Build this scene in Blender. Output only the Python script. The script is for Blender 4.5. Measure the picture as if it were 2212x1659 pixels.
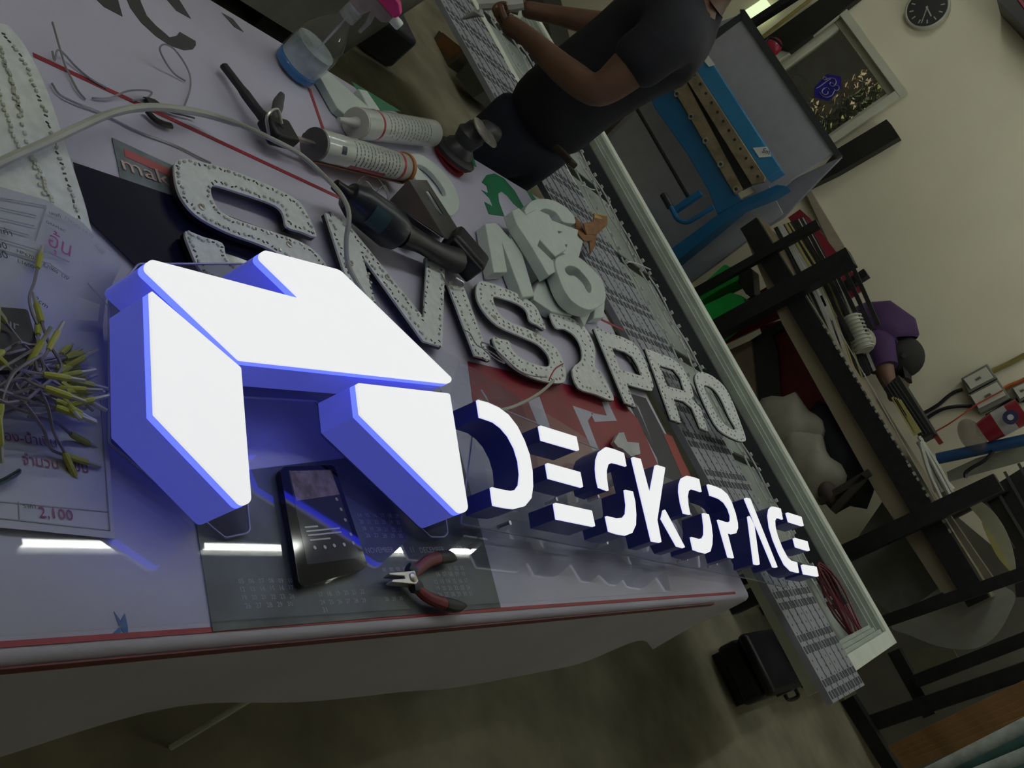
import bpy, bmesh, math, random
from mathutils import Vector, Matrix
from mathutils.geometry import tessellate_polygon
for o in list(bpy.data.objects): bpy.data.objects.remove(o)
rnd = random.Random(7)
scene = bpy.context.scene
COL = scene.collection
# ------------------------------------------------------------------ camera
F_PX = 2150.0
PITCH = math.atan(905 / 2150)
ROLL = math.radians(55.4)
CAM = Vector((0, 0, 1.56))
YA, YB = 0.905 / math.hypot(.905, .4254), .4254 / math.hypot(.905, .4254)
def room(x, y, z): return Vector((x * YA - y * YB, x * YB + y * YA, z))
RIGHT = room(1, 0, 0)
UP0 = room(0, math.sin(PITCH), math.cos(PITCH))
FWD = room(0, math.cos(PITCH), -math.sin(PITCH))
cam_x = RIGHT * math.cos(ROLL) + UP0 * math.sin(ROLL)
cam_y = -(RIGHT * math.sin(ROLL) - UP0 * math.cos(ROLL))
cam_d = bpy.data.cameras.new('camera')
cam_d.sensor_fit = 'HORIZONTAL'; cam_d.sensor_width = 36; cam_d.lens = F_PX / 2212 * 36
cam_d.clip_start = .02
cam_o = bpy.data.objects.new('camera', cam_d); COL.objects.link(cam_o)
m = Matrix.Identity(4)
for i, v in enumerate((cam_x, cam_y, -FWD)):
    for j in range(3): m[j][i] = v[j]
m.translation = CAM
cam_o.matrix_world = m
scene.camera = cam_o
# ------------------------------------------------------------------ world, exposure
w = bpy.data.worlds.new('room_air'); scene.world = w; w.use_nodes = True
w.node_tree.nodes['Background'].inputs[0].default_value = (.75, .85, 1, 1)
w.node_tree.nodes['Background'].inputs[1].default_value = .035
vs = scene.view_settings
vs.view_transform = 'Standard'; vs.look = 'None'; vs.gamma = 1; vs.use_curve_mapping = False; vs.exposure = 0.0
TUBE_POWER = 32.0            # the ceiling tubes' brightness
sun_d = bpy.data.lights.new('sun', 'SUN'); sun_d.energy = 4.5; sun_d.color = (1, .93, .82); sun_d.angle = .03
sun_o = bpy.data.objects.new('sun', sun_d); COL.objects.link(sun_o)       # daylight on the yard behind the window; the roof keeps it out of the room
sun_o.rotation_euler = (math.radians(14), 0, 0)
# ------------------------------------------------------------------ measuring helpers (a picture ray met with a real plane of the room)
def ray(px, py):
    dx, dy = px - 1106, py - 829.5
    a = (dx * math.cos(ROLL) + dy * math.sin(ROLL)) / F_PX
    b = (dx * math.sin(ROLL) - dy * math.cos(ROLL)) / F_PX
    return FWD + RIGHT * a + UP0 * b
def G(px, py, z=.76): d = ray(px, py); return CAM + d * ((z - CAM.z) / d.z)
def PV(px, py, v): d = ray(px, py); return CAM + d * (v / d.y)
def PU(px, py, u): d = ray(px, py); return CAM + d * (u / d.x)
def PL(px, py, p0, n): d = ray(px, py); return CAM + d * ((p0 - CAM).dot(n) / d.dot(n))
def PX(pts, ox, oy, s): return [(ox + x / s, oy + y / s) for x, y in pts]
# ------------------------------------------------------------------ materials
MATS = {}
def srgb(c): return tuple((v / 255 / 12.92 if v / 255 < .04045 else ((v / 255 + .055) / 1.055) ** 2.4) for v in c)
def M(name, col, rough=.6, metal=0., var=.12, scale=14., bump=0., spec=.5, emit=None, estr=0., coat=0., alpha=None, stretch=None):
    if name in MATS: return MATS[name]
    mt = bpy.data.materials.new(name); mt.use_nodes = True; nt = mt.node_tree; N = nt.nodes; L = nt.links
    b = N['Principled BSDF']
    b.inputs['Roughness'].default_value = rough; b.inputs['Metallic'].default_value = metal
    b.inputs['Specular IOR Level'].default_value = spec; b.inputs['Coat Weight'].default_value = coat
    tc = N.new('ShaderNodeTexCoord'); nz = N.new('ShaderNodeTexNoise')
    nz.inputs['Scale'].default_value = scale; nz.inputs['Detail'].default_value = 5
    src = tc.outputs['Object']
    if stretch:
        mp = N.new('ShaderNodeMapping'); mp.inputs['Scale'].default_value = stretch; L.new(src, mp.inputs[0]); src = mp.outputs[0]
    L.new(src, nz.inputs['Vector'])
    rp = N.new('ShaderNodeValToRGB')
    lo = tuple(c * (1 - var) for c in col); hi = tuple(min(1, c * (1 + var)) for c in col)
    rp.color_ramp.elements[0].position = .3; rp.color_ramp.elements[1].position = .7
    rp.color_ramp.elements[0].color = (*lo, 1); rp.color_ramp.elements[1].color = (*hi, 1)
    L.new(nz.outputs['Fac'], rp.inputs[0]); L.new(rp.outputs[0], b.inputs['Base Color'])
    if bump:
        bp = N.new('ShaderNodeBump'); bp.inputs['Strength'].default_value = bump; bp.inputs['Distance'].default_value = .01
        L.new(nz.outputs['Fac'], bp.inputs['Height']); L.new(bp.outputs[0], b.inputs['Normal'])
    if emit:
        b.inputs['Emission Color'].default_value = (*emit, 1); b.inputs['Emission Strength'].default_value = estr
    MATS[name] = mt
    return mt
def clear(name, tint=(.97, .98, 1), ior=1.45, rough=.02, body=0., bodycol=(.8, .85, .9)):
    """thin clear plastic: lets light straight through, mirrors at its Fresnel share, a little milky body"""
    if name in MATS: return MATS[name]
    mt = bpy.data.materials.new(name); mt.use_nodes = True; nt = mt.node_tree; N = nt.nodes; L = nt.links
    N.remove(N['Principled BSDF'])
    t = N.new('ShaderNodeBsdfTransparent'); t.inputs[0].default_value = (*tint, 1)
    d = N.new('ShaderNodeBsdfDiffuse'); d.inputs[0].default_value = (*bodycol, 1)
    mx = N.new('ShaderNodeMixShader'); mx.inputs[0].default_value = body
    nz = N.new('ShaderNodeTexNoise'); nz.inputs['Scale'].default_value = 9; nz.inputs['Detail'].default_value = 6
    tc = N.new('ShaderNodeTexCoord'); L.new(tc.outputs['Object'], nz.inputs['Vector'])
    mr = N.new('ShaderNodeMapRange'); mr.inputs[1].default_value = .35; mr.inputs[2].default_value = .75
    mr.inputs[3].default_value = body * .5; mr.inputs[4].default_value = body * 1.6
    L.new(nz.outputs['Fac'], mr.inputs[0]); L.new(mr.outputs[0], mx.inputs[0])
    L.new(t.outputs[0], mx.inputs[1]); L.new(d.outputs[0], mx.inputs[2])
    g = N.new('ShaderNodeBsdfGlossy'); g.inputs['Roughness'].default_value = rough
    fr = N.new('ShaderNodeFresnel'); fr.inputs[0].default_value = ior
    ge = N.new('ShaderNodeNewGeometry'); iv = N.new('ShaderNodeMath'); iv.operation = 'SUBTRACT'; iv.inputs[0].default_value = 1
    L.new(ge.outputs['Backfacing'], iv.inputs[1]); mu = N.new('ShaderNodeMath'); mu.operation = 'MULTIPLY'
    L.new(fr.outputs[0], mu.inputs[0]); L.new(iv.outputs[0], mu.inputs[1])       # a thin sheet mirrors at its outer face only
    m2 = N.new('ShaderNodeMixShader'); L.new(mu.outputs[0], m2.inputs[0])
    L.new(mx.outputs[0], m2.inputs[1]); L.new(g.outputs[0], m2.inputs[2])
    L.new(m2.outputs[0], N['Material Output'].inputs[0])
    MATS[name] = mt
    return mt
# ------------------------------------------------------------------ building helpers
WORLD0 = {}
def tag(o, label=None, cat=None, group=None, kind=None):
    if label: o['label'] = label
    if cat: o['category'] = cat
    if group: o['group'] = group
    if kind: o['kind'] = kind
    return o
def thing(name, label, cat, loc, group=None):
    o = bpy.data.objects.new(name, None); o.empty_display_size = .05; COL.objects.link(o)
    o.location = loc; WORLD0[o.name] = Vector(loc)
    return tag(o, label, cat, group)
def perp(d):
    d = d.normalized(); a = Vector((0, 0, 1)) if abs(d.z) < .9 else Vector((1, 0, 0))
    x = d.cross(a).normalized(); return x, d.cross(x).normalized()
def smooth(pts, n=6, closed=False):
    P = [Vector(p) for p in pts]; out = []; k = len(P)
    rng = range(k if closed else k - 1)
    for i in rng:
        p1, p2 = P[i], P[(i + 1) % k]
        p0 = P[i - 1] if (closed or i > 0) else p1 + (p1 - p2); p3 = P[(i + 2) % k] if (closed or i + 2 < k) else p2 + (p2 - p1)
        for j in range(n):
            t = j / n
            out.append(.5 * ((2 * p1) + (p2 - p0) * t + (2 * p0 - 5 * p1 + 4 * p2 - p3) * t * t + (3 * p1 - p0 - 3 * p2 + p3) * t ** 3))
    if not closed: out.append(P[-1])
    return out
def sm2(pts, n=5, closed=True): return [(v.x, v.y) for v in smooth([Vector((x, y, 0)) for x, y in pts], n, closed)]
def rnd_poly(pts, r, n=6):
    """round the corners of a 2-D polygon; r is one radius or one per corner"""
    k = len(pts); R = r if isinstance(r, (list, tuple)) else [r] * k; out = []
    for i in range(k):
        p = Vector(pts[i]).to_2d(); a = Vector(pts[i - 1]).to_2d() - p; b = Vector(pts[(i + 1) % k]).to_2d() - p
        la, lb = a.length, b.length; a.normalize(); b.normalize()
        ang = math.acos(max(-1, min(1, a.dot(b)))); 
        if R[i] <= 0 or ang > 3.1: out.append((p.x, p.y)); continue
        t = min(R[i] / math.tan(ang / 2), la * .49, lb * .49); rr = t * math.tan(ang / 2)
        bis = (a + b).normalized(); c = p + bis * (rr / math.sin(ang / 2))
        s0 = p + a * t - c; s1 = p + b * t - c
        tot = s0.angle_signed(s1)
        for j in range(n + 1):
            q = s0.copy(); q.rotate(Matrix.Rotation(-tot * j / n, 2)); out.append((c.x + q.x, c.y + q.y))
    return out
class MB:
    def __init__(s): s.v = []; s.f = []
    def add(s, v, f):
        k = len(s.v); s.v += [Vector(p) for p in v]; s.f += [tuple(i + k for i in q) for q in f]; return s
    def hexa(s, c8): return s.add(c8, [(0, 1, 2, 3), (4, 7, 6, 5), (0, 4, 5, 1), (1, 5, 6, 2), (2, 6, 7, 3), (3, 7, 4, 0)])
    def box(s, c, size, X=(1, 0, 0), Y=(0, 1, 0)):
        c = Vector(c); X = Vector(X).normalized(); Y = Vector(Y).normalized(); Z = X.cross(Y)
        a, b, d = X * size[0] / 2, Y * size[1] / 2, Z * size[2] / 2
        return s.hexa([c - a - b - d, c + a - b - d, c + a + b - d, c - a + b - d, c - a - b + d, c + a - b + d, c + a + b + d, c - a + b + d])
    def beam(s, p, q, w, h, side=None):
        p, q = Vector(p), Vector(q); d = (q - p).normalized()
        if side is None: x, y = perp(d)
        else: x = (Vector(side) - d * Vector(side).dot(d)).normalized(); y = d.cross(x)
        x *= w / 2; y *= h / 2
        return s.hexa([p - x - y, p + x - y, p + x + y, p - x + y, q - x - y, q + x - y, q + x + y, q - x + y])
    def tube(s, pts, r, seg=8, closed=False, flat=1.):
        P = [Vector(p) for p in pts]; k = len(P); R = r if isinstance(r, (list, tuple)) else [r] * k
        x, y = perp(P[1] - P[0]); V = []; Fc = []
        for i in range(k):
            d = (P[(i + 1) % k] - P[i - 1]) if (closed or 0 < i < k - 1) else (P[1] - P[0] if i == 0 else P[-1] - P[-2])
            if d.length < 1e-9: d = Vector((0, 0, 1))
            d.normalize(); x = (x - d * x.dot(d))
            if x.length < 1e-6: x, _ = perp(d)
            x.normalize(); y = d.cross(x)
            for j in range(seg):
                t = 2 * math.pi * j / seg; V.append(P[i] + (x * math.cos(t) + y * math.sin(t) * flat) * R[i])
        for i in range(k if closed else k - 1):
            a, b = i * seg, ((i + 1) % k) * seg
            for j in range(seg): j2 = (j + 1) % seg; Fc.append((a + j, a + j2, b + j2, b + j))
        if not closed: Fc += [tuple(range(seg))[::-1], tuple(range((k - 1) * seg, k * seg))]
        return s.add(V, Fc)
    def lathe(s, prof, o, d, seg=24, caps=True, x=None):
        """prof: (distance along d, radius)"""
        o, d = Vector(o), Vector(d).normalized(); ax, ay = perp(d); V = []; Fc = []
        for h, r in prof:
            for j in range(seg):
                t = 2 * math.pi * j / seg; V.append(o + d * h + (ax * math.cos(t) + ay * math.sin(t)) * max(r, 1e-5))
        for i in range(len(prof) - 1):
            for j in range(seg): j2 = (j + 1) % seg; Fc.append((i * seg + j, i * seg + j2, (i + 1) * seg + j2, (i + 1) * seg + j))
        if caps: Fc += [tuple(range(seg))[::-1], tuple(range((len(prof) - 1) * seg, len(prof) * seg))]
        return s.add(V, Fc)
    def arc(s, o, d, r, h0, h1, a0, a1, ref, th=.0004, seg=10):
        """a strip of shell on a cylinder about axis d; ref = direction of angle zero"""
        o, d = Vector(o), Vector(d).normalized(); ax = Vector(ref); ax = (ax - d * ax.dot(d)).normalized(); ay = d.cross(ax); V = []; Fc = []
        for j in range(seg + 1):
            t = a0 + (a1 - a0) * j / seg; e = ax * math.cos(t) + ay * math.sin(t)
            V += [o + d * h0 + e * r, o + d * h1 + e * r, o + d * h1 + e * (r + th), o + d * h0 + e * (r + th)]
        for j in range(seg):
            a, b = 4 * j, 4 * j + 4
            for q in range(4): Fc.append((a + q, a + (q + 1) % 4, b + (q + 1) % 4, b + q))
        return s.add(V, Fc)
    def prism(s, loop, down, holes=()):
        loops = [[Vector(p) for p in loop]] + [[Vector(p) for p in h] for h in holes]; down = Vector(down)
        tr = tessellate_polygon(loops); flat = [p for l in loops for p in l]; k = len(flat)
        V = flat + [p + down for p in flat]; Fc = [tuple(t) for t in tr] + [tuple(i + k for i in t[::-1]) for t in tr]; b = 0
        for l in loops:
            n = len(l)
            for i in range(n): j = (i + 1) % n; Fc.append((b + i, b + j, b + j + k, b + i + k))
            b += n
        return s.add(V, Fc)
    def grid(s, rows, th=None):
        a = len(rows); b = len(rows[0]); V = [p for r in rows for p in r]
        Fc = [(i * b + j, i * b + j + 1, (i + 1) * b + j + 1, (i + 1) * b + j) for i in range(a - 1) for j in range(b - 1)]
        if th is not None:
            th = Vector(th); k = a * b; V += [p + th for p in V]
            Fc += [tuple(i + k for i in q[::-1]) for q in Fc]
            rim = [j for j in range(b)] + [i * b + b - 1 for i in range(1, a)] + [(a - 1) * b + j for j in range(b - 2, -1, -1)] + [i * b for i in range(a - 2, 0, -1)]
            for i in range(len(rim)): p, q = rim[i], rim[(i + 1) % len(rim)]; Fc.append((q, p, p + k, q + k))
        return s.add(V, Fc)
    def ball(s, c, r, seg=12, rings=8, sc=(1, 1, 1), rot=None):
        c = Vector(c); V = []; Fc = []
        for i in range(1, rings):
            t = math.pi * i / rings
            for j in range(seg):
                a = 2 * math.pi * j / seg; v = Vector((math.sin(t) * math.cos(a) * sc[0], math.sin(t) * math.sin(a) * sc[1], math.cos(t) * sc[2])) * r
                if rot: v = rot @ v
                V.append(c + v)
        tp = Vector((0, 0, sc[2] * r)); 
        if rot: tp = rot @ tp
        V += [c + tp, c - tp]; k = len(V)
        for i in range(rings - 2):
            for j in range(seg): j2 = (j + 1) % seg; Fc.append((i * seg + j, (i + 1) * seg + j, (i + 1) * seg + j2, i * seg + j2))
        for j in range(seg): j2 = (j + 1) % seg; Fc.append((k - 2, j, j2)); Fc.append((k - 1, (rings - 2) * seg + j2, (rings - 2) * seg + j))
        return s.add(V, Fc)
    def build(s, name, mat, parent=None, bevel=0., sharp=35, fix=True, **tg):
        if parent is None:
            xs = [v.x for v in s.v]; ys = [v.y for v in s.v]; org = Vector(((min(xs) + max(xs)) / 2, (min(ys) + max(ys)) / 2, min(v.z for v in s.v)))
        else: org = WORLD0[parent.name]
        me = bpy.data.meshes.new(name); me.from_pydata([v - org for v in s.v], [], s.f)
        if fix:
            bm = bmesh.new(); bm.from_mesh(me); bmesh.ops.recalc_face_normals(bm, faces=bm.faces); bm.to_mesh(me); bm.free()
        me.materials.append(mat)
        me.polygons.foreach_set('use_smooth', [True] * len(me.polygons)); me.set_sharp_from_angle(angle=math.radians(sharp))
        o = bpy.data.objects.new(name, me); COL.objects.link(o)
        if parent is None: o.location = org
        else: o.parent = parent
        WORLD0[o.name] = org
        if bevel:
            bv = o.modifiers.new('edge', 'BEVEL'); bv.width = bevel; bv.segments = 2; bv.limit_method = 'ANGLE'
        return tag(o, **tg)
def hslab(name, pxs, z, mat, parent=None, th=.0007, holes=(), mb=None, **tg):
    b = mb or MB(); b.prism([G(x, y, z) for x, y in pxs], (0, 0, -th), [[G(x, y, z) for x, y in h] for h in holes])
    return b if mb else b.build(name, mat, parent, **tg)
def vslab(name, pxs, v, mat, parent=None, th=.02, holes=(), mb=None, **tg):
    b = mb or MB(); b.prism([PV(x, y, v) for x, y in pxs], (0, th, 0), [[PV(x, y, v) for x, y in h] for h in holes])
    return b if mb else b.build(name, mat, parent, **tg)
def glyphs(s):
    cu = bpy.data.curves.new('glyphs', 'FONT'); cu.body = s; cu.size = 1; cu.resolution_u = 2
    o = bpy.data.objects.new('glyphs', cu); COL.objects.link(o)
    me = bpy.data.meshes.new_from_object(o.evaluated_get(bpy.context.evaluated_depsgraph_get()))
    bpy.data.objects.remove(o); bpy.data.curves.remove(cu)
    V = [v.co.copy() for v in me.vertices]; Fc = [tuple(p.vertices) for p in me.polygons]; bpy.data.meshes.remove(me)
    return V, Fc
def text(s, p0, p1, mat, parent, nrm=(0, 0, 1), lift=.0012, hfac=1., name='printed_text', mb=None, height=None):
    """letters along p0-p1 (their width), standing up square to it on the surface with normal nrm"""
    V, Fc = glyphs(s)
    if not V: return None
    x0 = min(v.x for v in V); x1 = max(v.x for v in V); p0, p1 = Vector(p0), Vector(p1); n = Vector(nrm).normalized()
    ex = (p1 - p0); wd = ex.length; ex.normalize(); ey = n.cross(ex).normalized(); k = wd / max(1e-6, x1 - x0)
    ky = k * hfac
    b = mb or MB(); b.add([p0 + ex * (v.x - x0) * k + ey * v.y * ky + n * lift for v in V], Fc)
    return b if mb else b.build(name, mat, parent, fix=False)
def gtext(s, a, b_, z, mat, parent, hfac=1., mb=None, lift=.0012): return text(s, G(*a, z), G(*b_, z), mat, parent, hfac=hfac, mb=mb, lift=lift)
def vtext(s, a, b_, v, mat, parent, hfac=1., mb=None): return text(s, PV(*a, v), PV(*b_, v), mat, parent, nrm=(0, -1, 0), hfac=hfac, mb=mb)
def copy_tree(o, parent=None):
    c = o.copy(); COL.objects.link(c); c.parent = parent
    for ch in list(o.children): copy_tree(ch, c)
    return c
TZ = .76
# common materials
black_steel = M('black painted steel', (.012, .012, .015), .45, .3, .3, 30)
ink = M('black print', (.02, .02, .024), .6, var=.2)
grey_ink = M('grey print', (.25, .25, .3), .6)
red_ink = M('red print', (.30, .02, .035), .5)
white_pl = M('white plastic', (.72, .74, .72), .45, var=.05)
steel = M('worn steel', (.45, .43, .40), .35, .9, .25, 40)
dark_pl = M('black plastic', (.014, .015, .02), .4, var=.2)
# ------------------------------------------------------------------ room shell
WALL_V = 5.5
concrete = M('worn concrete floor', (.31, .285, .205), .75, var=.35, scale=3.5, bump=.15)
plaster = M('cream painted plaster', (.70, .655, .50), .8, var=.04, scale=2.2, bump=.05)
MB().box((-1., 2.6, -.03), (10.6, 8.8, .06)).build('floor', concrete, kind='structure')
MB().box((-1., 1.92, 3.23), (10.6, 7.44, .06)).build('ceiling', M('ceiling board', (.7, .7, .66), .9, var=.05), kind='structure')
# back wall with the window opening
WIN = (-3.34, -2.70, 1.02, 1.90)     # u0 u1 z0 z1
b = MB()
for (u0, u1, z0, z1) in ((-6.3, WIN[0], 0, 3.2), (WIN[1], 4.3, 0, 3.2), (WIN[0], WIN[1], 0, WIN[2]), (WIN[0], WIN[1], WIN[3], 3.2)):
    b.box(((u0 + u1) / 2, WALL_V + .06, (z0 + z1) / 2), (u1 - u0, .12, z1 - z0))
b.build('wall_back', plaster, kind='structure')
MB().box((-6.27, 1.9, 1.6), (.06, 7.3, 3.2)).build('wall_left', plaster, kind='structure')
MB().box((4.27, 1.9, 1.6), (.06, 7.3, 3.2)).build('wall_right', plaster, kind='structure')
MB().box((-1., -1.77, 1.6), (10.6, .06, 3.2)).build('wall_front', plaster, kind='structure')
# ------------------------------------------------------------------ ceiling tube lights
tube_mat = M('lit fluorescent tube', (.9, .9, .9), .4, var=0, emit=(.95, 1, .93), estr=TUBE_POWER)
housing = M('white enamel housing', (.75, .75, .72), .4, var=.04)
def tube_light(u, v0, v1, z, label):
    t = thing('tube_light', label, 'ceiling light', (u, (v0 + v1) / 2, z - .03), 'fluorescent tubes on the ceiling')
    MB().box((u, (v0 + v1) / 2, z + .045), (.07, v1 - v0 + .06, .05)).build('housing', housing, t, bevel=.006)
    MB().lathe([(0, .014), (v1 - v0, .014)], (u, v0, z), (0, 1, 0), 10).build('tube', tube_mat, t)
    for e in (v0 - .015, v1 + .015): MB().box((u, e, z + .012), (.03, .03, .06)).build('socket', housing, t)
    MB().box((u, (v0 + v1) / 2, (z + .07 + 3.2) / 2), (.02, .3, 3.2 - z - .07)).build('hanger', housing, t)
k = 0
names = ['above the photographer', 'over the near half of the table', 'over the far half of the table', 'over the lightbox', 'close to the back wall']
for i, (v0, v1) in enumerate(((-.6, .62), (.72, 1.94), (2.06, 2.66), (2.86, 3.40), (3.9, 5.1))):
    tube_light(-1.54, v0, v1, 2.9, 'white fluorescent tube hanging ' + names[i] + ', in the left row')
for u, nm in ((-3.4, 'leftmost, before the window'), (-.35, 'between the left row and the right wall'), (1.6, 'rightmost of the row by the back wall')):
    tube_light(u, 3.7, 4.9, 2.9, 'unseen white fluorescent tube added near the back wall, ' + nm)  # extra tubes added to brighten the back wall and the lightbox
# ------------------------------------------------------------------ the covered work table
vinyl = M('white banner vinyl', (.53, .51, .66), .42, var=.06, scale=5, bump=.03)
T_U0, T_U1, T_V0, T_V1 = -1.60, -.306, -.35, 2.493
tb = thing('work_table', 'long work table on black steel legs under a white vinyl banner', 'table', ((T_U0 + T_U1) / 2, 1.1, 0))
MB().box(((T_U0 + T_U1) / 2, (T_V0 + T_V1) / 2, TZ - .023), (T_U1 - T_U0 - .03, T_V1 - T_V0 - .03, .036)).build('tabletop', M('plywood', (.3, .22, .13), .7), tb)
leg_v = [.05, PU(745, 1552, -.46).y, 2.25]
for lu in (T_U0 + .1, -.46):
    for lv in leg_v[:2] if lu > -1 else (.05, 2.25): MB().beam((lu, lv, .002), (lu, lv, TZ - .042), .05, .05, (1, 0, 0)).build('leg', black_steel, tb)
for lu in (T_U0 + .1, -.46): MB().beam((lu, T_V0 + .05, TZ - .062), (lu, T_V1 - .05, TZ - .062), .04, .04, (1, 0, 0)).build('apron_rail', black_steel, tb)
ban = thing('vinyl_banner', 'white printed vinyl banner draped over the work table, with red border lines', 'banner', ((T_U0 + T_U1) / 2, 1.1, .5))
rows = []
nv = 60
for i in range(nv + 1):
    v = T_V0 + (T_V1 - T_V0) * i / nv; row = []
    drop = .245 + .02 * math.sin(v * 5) + .012 * math.sin(v * 13)
    if v > 2.2: drop += .05 * (v - 2.2) / .3
    out = .012 + .012 * math.sin(v * 4.3 + .6)
    row.append(Vector((T_U0 - .012, v, TZ - .10))); row.append(Vector((T_U0 - .010, v, TZ - .02)))
    row.append(Vector((T_U0 + .004, v, TZ)))
    for q in range(1, 8): row.append(Vector((T_U0 + (T_U1 - T_U0) * q / 8, v, TZ)))
    row += [Vector((T_U1 - .012, v, TZ)), Vector((T_U1 - .003, v, TZ - .003)), Vector((T_U1 + .002, v, TZ - .012))]
    for q in range(1, 7):
        t = q / 6; row.append(Vector((T_U1 + .002 + out * t + .006 * math.sin(v * 9 + t * 3) * t, v, TZ - .012 - (drop - .012) * t)))
    rows.append(row)
# drape over the far end
last = rows[-1]
for q in range(1, 6):
    t = q / 5; nr = []
    for j, p in enumerate(last):
        tt = min(1, max(0, (j - 11) / 7)); d = .004 + .02 * t
        nr.append(Vector((p.x + (-.03 * t * tt), T_V1 + d + .10 * tt * t * (1 - .2 * t), p.z - .14 * t * (1 - .7 * tt))))
    rows.append(nr)
MB().grid(rows, (0, 0, -.0015)).build('sheet', vinyl, ban, sharp=60)
def strip_px(a, b_, wd, z, mat, parent, name='red_line'):
    p, q = G(*a, z), G(*b_, z); d = (q - p).normalized(); s = Vector((-d.y, d.x, 0)) * wd / 2
    return MB().prism([p - s, q - s, q + s, p + s], (0, 0, -.0006)).build(name, mat, parent)
ZP = TZ + .0009
strip_px((72, 118), (1346, 712), .009, ZP, red_ink, ban)
strip_px((668, 190), (703, 292), .009, ZP, red_ink, ban)
# the red line along the near edge, on the roll-over
MB().box((T_U1 - .0145, (T_V0 + T_V1) / 2 - .04, TZ + .0005), (.006, T_V1 - T_V0 - .1, .001)).build('red_line', red_ink, ban)
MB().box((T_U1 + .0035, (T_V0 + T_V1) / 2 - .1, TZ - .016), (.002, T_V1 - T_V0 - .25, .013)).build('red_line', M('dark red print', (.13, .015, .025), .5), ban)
dk = M('charcoal print', (.05, .05, .055), .5)
S1 = 2.962
for pl in ([(790, -60), (880, -60), (905, 20), (940, 100), (1000, 165), (1060, 215), (1085, 238), (1130, 228), (1150, 203), (1252, 262), (1254, 290), (1235, 315), (1180, 321), (1090, 292), (1000, 232), (905, 145), (835, 50)],
           [(560, -60), (740, -60), (785, 105), (665, 42)], [(1030, -50), (1130, -30), (1222, 118), (1130, 68)], [(1420, 80), (1490, 120), (1560, 205), (1500, 172)]):
    hslab('printed_letter', PX(pl, 0, 0, S1), ZP, dk, ban, .0006)
gr = M('green print', (.01, .16, .075), .5)
for pl in ([(240, 1165), (270, 1120), (320, 1110), (380, 1140), (450, 1220), (515, 1335), (490, 1345), (440, 1300), (400, 1250), (365, 1225), (345, 1240), (350, 1290), (385, 1385), (285, 1370), (255, 1290), (310, 1320), (290, 1270), (236, 1215), (280, 1235), (270, 1190)],
           [(150, 985), (178, 978), (207, 1070), (160, 1045)], [(526, 1222), (548, 1228), (600, 1290), (560, 1280)]):
    hslab('printed_shape', PX(pl, 960, 0, S1), ZP, gr, ban, .0006)
hslab('printed_shape', [(760, 176), (792, 195), (866, 240), (822, 238), (798, 204), (770, 192)], ZP, gr, ban, .0006)
# red poster print and a painted shadow band by the table end
rd = M('red poster print', (.24, .012, .03), .4, var=.25, scale=7); end_shadow = M('table end shadow', (.012, .013, .035), .4)
hslab('print_and_shadow_panel', [(1010, 780), (1330, 855), (1378, 905), (1424, 1010), (1440, 1110), (1100, 1030), (1030, 930)], ZP, rd, ban, .0006)
hslab('print_and_shadow_panel', [(1345, 845), (1395, 860), (1455, 975), (1560, 1190), (1500, 1190), (1440, 1080), (1420, 990)], ZP, end_shadow, ban, .0006)  # dark colour paints the shadow at the table end
pale = M('pale grey print', (.42, .42, .55), .45)
S5 = 4.608
for pl in ([(550, 660), (670, 630), (760, 890), (800, 1010), (690, 1000)], [(1000, 720), (1210, 790), (1150, 870), (1260, 1160), (1200, 1170)], [(1290, 680), (1350, 680), (1440, 870), (1220, 880), (1180, 790), (1340, 820)],
           [(1620, 690), (1660, 740), (1800, 1100), (1700, 860)], [(100, 560), (150, 640), (180, 720), (80, 560)]):
    hslab('printed_stripe', PX(pl, 1020, 720, S5), ZP + .0005, pale, ban, .0004)
hslab('printed_stripe', [(1432, 935), (1452, 942), (1500, 1045), (1478, 1040)], ZP + .0005, M('bright red print', (.3, .015, .02), .4), ban, .0004)
bl = M('blue marker', (.03, .12, .38), .5)
for pl in ([(262, 1338), (270, 1325), (276, 1352), (277, 1376), (262, 1360)], [(236, 1374), (258, 1355), (262, 1366)], [(246, 1320), (264, 1345), (258, 1352)]): hslab('marker_smear', pl, ZP, bl, ban, .0005)
# ------------------------------------------------------------------ clear sheet that covers the near half of the table
acrylic = clear('clear acrylic', body=.035)
def top_tag(o, label, cat, group=None): return tag(o, label, cat, group)
top_tag(MB().prism([G(1450, 1278, TZ + .005), G(1432, 1205, TZ + .005), G(1290, 960, TZ + .005), G(640, 560, TZ + .005), G(150, 340, TZ + .005), Vector((-1.1, -.3, TZ + .005)), Vector((-.325, -.3, TZ + .005))], (0, 0, -.003)).build(
    'acrylic_sheet', acrylic), 'large clear acrylic sheet lying flat along the near side of the table', 'plastic sheet')
# ------------------------------------------------------------------ the lit sign, tilted: near edge on the table, far side propped up
SN = room(.1565, -.087, .983).normalized()
SP0 = G(1205, 1115, .858)
def S(px, py, off=0.): return PL(px, py, SP0 + SN * off, SN)
LB, LG = .055, .073
face_m = M('lit white acrylic face', (.12, .12, .12), .4, var=0, emit=(.98, .985, 1), estr=.80)
side_l = M('navy letter side', (.012, .014, .06), .35, var=.1, emit=(.10, .14, 1), estr=.015)
side_g = M('logo side with bloom glow', (.05, .06, .28), .3, var=.1, emit=(.15, .18, .95), estr=.30)  # even blue emission stands in for light leak and lens bloom
rim_g = M('logo edge with halo glow', (.1, .12, .6), .3, var=0, emit=(.032, .045, 1), estr=5.0)  # strong blue emission added to imitate the halo around the logo
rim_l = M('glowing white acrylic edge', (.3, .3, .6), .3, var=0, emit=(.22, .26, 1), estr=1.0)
sign = thing('illuminated_sign', 'illuminated channel-letter sign, angular white logo and the word DESKSPACE, tilted on the table', 'sign', G(1040, 1000, TZ + .008))
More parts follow.
